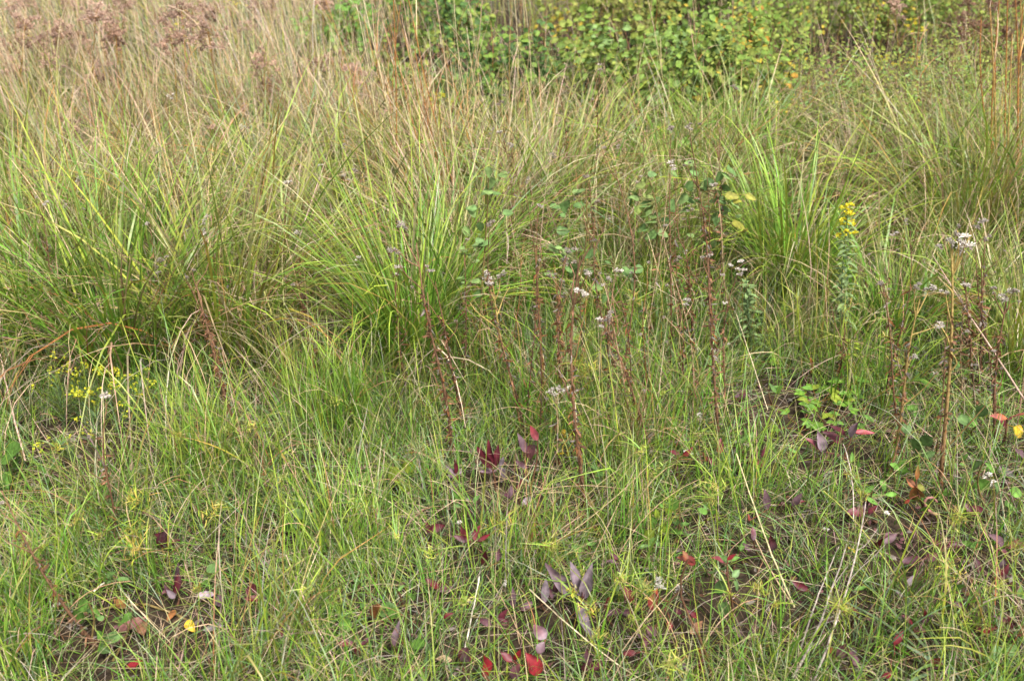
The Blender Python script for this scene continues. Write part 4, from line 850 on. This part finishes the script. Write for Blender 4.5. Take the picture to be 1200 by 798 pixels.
# ------------------------------------------------------------------ fallen leaves, straws, sticks, single fluffs
def fallen(px, py, L, wf, c, label, shape='ovate', ang=None):
    b = G(px, py); b[2] += .018; a = U(0, 6.28) if ang is None else ang; mb = MB()
    leaf(mb, b, [math.cos(a), math.sin(a), U(-.05, .25)], [R.normal(0, .3), -.35, 1], L, L*wf, U(.05, .4), U(-.3, .9), shape, np.asarray(c)*U(.9, 1.1), None, None, .08, rows=9)
    tag(mb.build('fallen_leaf', M_LITTER, base=b), label, 'leaf', 'fallen leaves')
fallen(220, 735, .034, .6, YELL, 'yellow fallen leaf below the purple sprout at lower left')
fallen(231, 706, .042, .42, GPUR_SHEEN*1.2, 'pale lilac fallen leaf right of the purple sprout at lower left', ang=.2)
fallen(240, 746, .042, .36, GPUR_SHEEN*1.1, 'narrow lilac fallen leaf below the yellow one', ang=.3)
fallen(258, 718, .036, .5, PURP, 'purple fallen leaf right of the pale lilac one', ang=1.8)
fallen(281, 712, .034, .35, PURP*.7, 'dark purple fallen leaf farthest right of the lower left leaves', ang=1.6)
fallen(208, 722, .030, .5, RUST*.8, 'brown fallen leaf beside the yellow one')
fallen(165, 735, .05, .6, BROWN*1.2, 'dark brown crumpled leaf left of the yellow one')
fallen(140, 748, .06, .45, np.array([.16, .07, .06]), 'reddish brown crumpled leaf beside the toothed green leaves', ang=.6)
fallen(118, 770, .06, .35, np.array([.16, .08, .07]), 'long brown withered leaf at the lower left', ang=.8)
fallen(150, 720, .04, .5, RUST*.7, 'rusty brown withered leaf above the dark crumpled one')
fallen(372, 735, .036, .5, PURP, 'purple-brown fallen leaf at the bottom left of centre')
fallen(330, 755, .03, .5, PINKL*.7, 'small dull pink fallen leaf near the bottom edge at left')
fallen(150, 790, .032, .5, RED, 'bright red fallen leaf at the bottom edge at left', ang=.4)
fallen(475, 793, .05, .3, PINKL*.8, 'narrow pink fallen leaf at the bottom edge', ang=.1)
fallen(530, 780, .034, .5, TAN*.9, 'tan fallen leaf left of the bright red sprout')
fallen(15, 725, .036, .6, RUST, 'rusty fallen leaf at the left edge')
fallen(415, 532, .026, .6, ORANGE, 'orange fallen leaf in the short grass left of centre')
fallen(425, 533, .02, .6, TAN, 'pale fallen leaf beside the orange one left of centre')
fallen(1165, 555, .05, .55, GPUR_SHEEN*.5, 'grey dead leaf at the right edge')
fallen(995, 765, .045, .6, PURP*.8, 'purple fallen leaf right of the fallen sticks')
fallen(870, 790, .04, .6, CRIM*1.2, 'dark red fallen leaf at the bottom edge right of centre')
fallen(808, 750, .04, .5, BROWN*1.3, 'brown fallen leaf below the grey-green sprout')
fallen(1000, 655, .022, .6, YELL*.8, 'small yellow fallen leaf right of the long straw')
fallen(330, 540, .03, .22, LIME*1.6, 'bright lime narrow leaf lying across the grass left of centre', 'lance', .5)
fallen(155, 558, .03, .5, TAN, 'tan scrap of leaf above the left starry sedge')
fallen(610, 722, .034, .6, PURP, 'round purple leaf above the bright red sprout')

def stick(pts, label, r0, r1, c, name='fallen_stick', cat='stick', group='fallen sticks and straws', branches=0, lift=.03):
    q = []
    for (x, y, h) in pts:
        g = G(x, y); d = ray(x, y); t = (g[2]+h-CAM_H)/d[2]; p = d*t; q.append([p[0], p[1], CAM_H+p[2]])
    q = np.array(q); b = q[0].copy(); s = np.linspace(0, len(q)-1, 14); qq = np.column_stack([np.polyval(np.polyfit(np.arange(len(q)), q[:, k], min(2, len(q)-1)), s) for k in range(3)])
    qq += R.normal(0, r0*.25, qq.shape); mb = MB(); tube(mb, qq, np.linspace(r0, r1, 14), np.asarray(c)[None]*(1+R.normal(0, .12, (14, 1))), 6)
    if not branches: return tag(mb.build(name, M_STEM, base=b), label, cat, group)
    o = thing(name, label, cat, b, group); mb.build('shaft', M_STEM, o)
    for k in range(branches):
        i = R.integers(4, 12); d = nrm(qq[i+1]-qq[i])+R.normal(0, .35, 3); mb = MB(); tube(mb, path(qq[i], qq[i]+nrm(d)*U(.06, .14), 5, .03), np.linspace(r1*.8, r1*.4, 5), c, 4); mb.build('twig', M_STEM, o)
stick([(953, 798, .05), (985, 720, .07), (1001, 650, .10), (1015, 588, .15)], 'longest pale grey stick lying at the lower right', .0026, .0014, GREYB*1.25, branches=2)
stick([(928, 796, .05), (955, 740, .06), (972, 700, .07), (993, 635, .09)], 'brownish grey stick lying left of the longest one', .0028, .0015, GREYB*.95, branches=2)
stick([(938, 760, .03), (958, 700, .05), (983, 640, .06)], 'thin grey stick between the two larger fallen ones', .0022, .0012, GREYB*1.3)
stick([(932, 712, .04), (905, 655, .08), (888, 600, .13), (862, 530, .22)], 'long straw-yellow straw leaning at right of centre', .0020, .0012, mixc(STRAW, OLIVE*2, .3)*.85, 'straw', 'straw')
stick([(928, 708, .03), (900, 662, .05), (880, 620, .07)], 'thinner straw beside the long straw-yellow one', .0018, .0012, TAN, 'straw', 'straw')
stick([(1205, 475, .15), (1170, 420, .22), (1130, 360, .30), (1093, 300, .38)], 'pinkish dead grass stalk leaning across the right side', .0026, .0014, PINKT*.8, 'leaning_dead_stalk', 'dead stalk', branches=4)
stick([(545, 760, .03), (553, 720, .05), (562, 675, .08)], 'pale bent twig standing in the grass left of the red bottom leaves', .002, .0014, PALE, 'fallen_stick', 'stick')
stick([(640, 640, .12), (700, 600, .16), (770, 535, .22)], 'long pale straw slanting up to the right at centre', .0008, .0006, TAN, 'straw', 'straw')
stick([(582, 600, .06), (620, 578, .12), (680, 568, .15), (740, 575, .12)], 'pale straw arching over the grass at centre', .0009, .0006, TAN, 'straw', 'straw')
stick([(620, 690, .10), (700, 760, .06), (760, 800, .04)], 'long pale straw running down to the bottom edge at centre', .0014, .001, STRAW, 'straw', 'straw')
stick([(400, 560, .05), (460, 590, .06), (500, 625, .05)], 'pale straw lying left of the low crimson-pink sprout', .0014, .001, STRAW, 'straw', 'straw')
stick([(330, 770, .03), (350, 700, .06), (375, 640, .09)], 'straw-coloured stem standing at the bottom left of centre', .0014, .001, STRAW*.9, 'straw', 'straw')
stick([(400, 790, .03), (365, 720, .05), (335, 650, .08)], 'pinkish straw lying at the bottom left of centre', .0016, .001, PINKT*1.2, 'straw', 'straw')
stick([(275, 738, .03), (310, 690, .06), (365, 650, .07)], 'yellow straw slanting right at lower left', .0014, .001, OLIVE*2, 'straw', 'straw')
stick([(110, 692, .03), (122, 682, .04), (130, 670, .05)], 'short pale broken twig at lower left', .002, .0014, PALE*1.2)
stick([(30, 540, .03), (14, 480, .10), (0, 415, .16)], 'pinkish dead stem at the left edge below the tussock', .0026, .0016, PINKT*1.1, 'straw', 'straw')
stick([(195, 520, .03), (197, 440, .15), (213, 385, .24)], 'pale thin stem right of the yellow patch', .0016, .001, PALE, 'straw', 'straw')
stick([(222, 570, .02), (223, 530, .06), (222, 500, .09)], 'short pale stem below the large left tussock', .0018, .0012, PALE, 'straw', 'straw')
stick([(1060, 690, .08), (1010, 620, .12), (965, 575, .14)], 'olive straw slanting down to the right at lower right', .0014, .001, OLIVE*1.8, 'straw', 'straw')
stick([(900, 480, .10), (880, 420, .13), (862, 365, .16)], 'thin pale straw beside the bushy grey-green plant', .0012, .0009, STRAW, 'straw', 'straw')
stick([(1000, 610, .06), (998, 560, .12), (988, 520, .16)], 'thin grey upright stem right of the crimson cluster', .0014, .001, GREYB*1.4, 'straw', 'straw')
def fluff(px, py, r, label, pale=.9, h=.05):
    g = G(px, py); d = ray(px, py); t = (g[2]+h-CAM_H)/d[2]; p = d*t; p[2] += CAM_H; mb = MB()
    for k in range(3): tuft(mb, p+R.normal(0, r*.4, 3), r*U(.6, 1), mixc([.30, .25, .21], [.76, .71, .65], pale)*U(.8, 1.05), n=24, w=.0009, flat=U(.4, 1))
    tag(mb.build('seed_fluff', M_FLUFF, base=p), label, 'seed fluff', 'loose seed fluffs')
for (x, y, r, lab, pa, h) in [(775, 684, .013, 'dirty white fluff above the scattered dark red leaves', .75, .08), (793, 688, .010, 'smaller greyish fluff right of the dirty white one', .4, .07), (820, 486, .008, 'tiny white tuft right of centre beside a brown stalk', 1, .08), (438, 594, .007, 'tiny white tuft left of the low crimson-pink sprout', 1, .05), (1040, 601, .010, 'white fluff left of the pink curled stem', 1, .04),
     (1156, 558, .010, 'white fluff at right, upper of the pair', 1, .08), (1166, 566, .009, 'white fluff at right, lower of the pair', 1, .07), (805, 528, .011, 'white fluff beside the small red sprout right of centre', .8, .06), (68, 707, .008, 'white tuft at lower left beside the slanting reddish stalk', 1, .05), (868, 307, .009, 'white tuft in the grass right of the pale leafy sprouts', .9, .25), (858, 312, .007, 'faint white tuft left of the one beside the pale sprouts', .7, .25),
     (420, 303, .007, 'small white tuft left of the vivid green tussock', .9, .3), (537, 612, .006, 'small grey tuft above the low crimson-pink sprout', .7, .05), (590, 682, .006, 'speck of white fluff left of the large grey-purple sprout', 1, .05), (1100, 382, .007, 'white tuft left of the thick yellow-brown stalk', .9, .2), (803, 296, .008, 'grey tuft under the right pale leafy sprout', .5, .25), (850, 356, .006, 'tiny white speck left of the bushy grey-green plant', 1, .18), (375, 195, .009, 'pale tuft at the foot of the dry stand', .8, .35), (970, 620, .006, 'white speck near the top of the fallen sticks', 1, .05)]:
    fluff(x, y, r, lab, pa, h)

# ------------------------------------------------------------------ shrubs behind
def shrub(px, py, H, rx, ry, n, L, cols, probs, label, name='leafy_shrub', shape='round', big=120, stems=7, zmin=.05, fold=.2, wand=False):
    b = G(px, py); o = thing(name, label, 'shrub', b, 'shrubs behind the tussocks')
    tips = []
    for k in range(stems):
        a = U(0, 6.28); e = b+[math.cos(a)*rx*U(.3, .9), math.sin(a)*ry*U(.3, .9), H*U(.6, 1.0)]
        q0 = b+[R.normal(0, .05), R.normal(0, .05), -.02]
        if wand: q0 = b+[U(-rx, rx), U(-ry, ry), -.02]; e = q0+[R.normal(0, .08), R.normal(0, .08), H*U(.55, 1.1)]
        q = path(q0, e, 8, .03); mb = MB()
        tube(mb, q, np.linspace(.006, .002, 8)*(.5 if wand else 1), BROWN*1.2, 5); st = mb.build('stem', M_STEM, o); tips.append(q)
        for j in range(2 if wand else 5):
            i = R.integers(2, 7); d = rdir(-.1, .8); q2 = path(q[i], q[i]+d*U(.12, .3)*min(rx, .6)*1.6, 5, .05); mb = MB()
            tube(mb, q2, np.linspace(.0025, .001, 5), BROWN*1.3, 4); mb.build('twig', M_STEM, st); tips.append(q2)
    # clump centres on the twigs, leaves around them
    pool = np.concatenate(tips); m = int(n*(2.4 if wand else 1.5)/9)
    cen = pool[R.integers(0, len(pool), m)]+R.normal(0, .03 if wand else .07, (m, 3))*[1, 1, .8]
    cl = R.choice(len(cols), m, p=np.array(probs)/np.sum(probs)); pos, ci = [], []
    for k in range(9):
        pos.append(cen+R.normal(0, .045, (m, 3))); ci.append(np.where(U(0, 1, m) < .9, cl, R.choice(len(cols), m, p=np.array(probs)/np.sum(probs))))
    pos = np.concatenate(pos); ci = np.concatenate(ci); ok = pos[:, 2] > b[2]+zmin; pos, ci = pos[ok], ci[ok]
    order = np.argsort(pos[:, 1]-.35*pos[:, 2]); pos, ci = pos[order], ci[order]
    mb = MB(); C_ = np.asarray(cols)
    protos = []
    for c in cols:
        for v in range(2):
            m2 = MB(); leaf(m2, [0, 0, 0], [0, 1, 0], [0, 0, 1], L, L*.72 if shape == 'round' else L*.42, fold, U(.1, .6), shape, c*U(.9, 1.1), None, None, .06, rows=5); protos.append(m2.mesh('leaf', M_LEAF))
    nb = min(big, len(pos)//3); step = max(1, (len(pos)//3)//max(nb, 1)); sel = set(range(0, nb*step, step)); cnt = 0
    for i in range(len(pos)):
        d = nrm((pos[i]-(b+[0, .1, H*.45]))*[1, 1, .4]+R.normal(0, .12, 3)); d[2] -= .25; d = nrm(d); nv = nrm(R.normal(0, .4, 3)+[0, -.5, .8])
        l = U(.65, 1.2)
        if i in sel:
            side = nrm(np.cross(d, nv)); upv = np.cross(side, d); mtx = Matrix(((side[0], d[0], upv[0]), (side[1], d[1], upv[1]), (side[2], d[2], upv[2]))).to_4x4()
            lf = bpy.data.objects.new('leaf', protos[ci[i]*2+R.integers(2)]); COL.objects.link(lf); lf.parent = o
            lf.matrix_local = Matrix.Translation(Vector(pos[i]-b)) @ mtx @ Matrix.Scale(l, 4)
        else:
            leaf(mb, pos[i], d, nv, L*l, L*l*(.72 if shape == 'round' else .42), fold, U(.1, .6), shape, C_[ci[i]]*U(.75, 1.2), None, None, .06, rows=4)
    mb.build('foliage', M_LEAF, o, stuff=True)
SG = np.array([.115, .18, .030]); SL = np.array([.165, .20, .036]); SY = np.array([.33, .25, .03]); SO = np.array([.36, .19, .03]); SB = np.array([.13, .20, .06]); SD = np.array([.055, .11, .026])
shrub(800, 168, .58, .42, .35, 2400, .038, [SG, SL, SB, SY], [5, 2.2, 1.2, .15], 'dense round-leaved green shrub at the top, right of centre', stems=9)
shrub(866, 150, .56, .35, .3, 1100, .036, [SL, SG, SY, SO], [2.5, 3, 1.0, .4], 'round-leaved shrub with a patch of yellowing leaves right of the dense one')
shrub(732, 162, .38, .30, .25, 800, .036, [SG, SL, SB], [2, 3, 1.5], 'low round-leaved shrub with lime leaves left of the dense one', big=80)
shrub(920, 172, .46, .40, .3, 1600, .023, [SL, SG, SY, OLIVE], [3, 3, .3, 2.5], 'yellowish green wand-like shrub right of the dense round-leaved one', shape='ovate', wand=True, stems=22)
shrub(562, 162, .46, .36, .3, 1000, .036, [SD, SG, SL], [6, 3, .4], 'dark green shrub behind the orange stems at top centre')
shrub(485, 140, .40, .28, .25, 450, .034, [SD, SG, SL], [2, 3, 1], 'small green shrub at the left of the dark one', big=60)
shrub(655, 152, .32, .32, .25, 450, .038, [SB, SG, SL], [3, 2, 1.5], 'low grey-green shrub behind the two tall pale stems', big=60, wand=True, stems=14)
shrub(992, 185, .44, .42, .35, 2000, .021, [SL, OLIVE, SY, SB], [3, 3, .25, 2], 'fine-leaved olive shrub of upright wands at upper right', shape='ovate', wand=True, stems=30)
shrub(1078, 195, .46, .42, .35, 2000, .021, [SL, OLIVE*.9, SB, SG], [3, 3, 2, 1], 'fine-leaved shrub with narrow olive leaves near the right edge', shape='lance', wand=True, stems=30)
shrub(1165, 172, .48, .42, .35, 1600, .021, [OLIVE*.8, SG, SL], [3, 2, 2], 'dim fine-leaved shrub in the top right corner', shape='lance', wand=True, stems=26)
shrub(395, 80, .4, .22, .2, 300, .042, [MIDG*1.1, SL], [2, 1], 'bright green leafy bush in the dry grass at top left of centre', big=40, stems=4)
shrub(705, 62, .55, .45, .4, 700, .034, [SL, SY, OLIVE], [3, .5, 2], 'far yellowish shrub at the top edge right of the dark one', big=40, wand=True, stems=20)
shrub(520, 72, .62, .55, .4, 1100, .038, [SD, SG, SL], [4, 3, .6], 'far dark green shrub at the top edge above the orange stems', big=60, stems=9)
shrub(800, 55, .75, .6, .4, 1200, .04, [SG, SD, SL], [3, 2, 1], 'far green shrub at the top edge behind the dense one', big=40)
shrub(960, 60, .7, .7, .4, 1600, .028, [SL, SG, SY], [3, 2, .35], 'far yellow-green shrub along the top edge at right', big=40, wand=True, stems=34)
shrub(1120, 60, .7, .7, .4, 1600, .028, [OLIVE, SG, SL], [3, 2, 1.5], 'far olive shrub along the top edge at far right', big=40, wand=True, stems=34)
print('objects', len(bpy.data.objects), 'tris', sum(len(m.polygons)*2 for m in bpy.data.meshes))
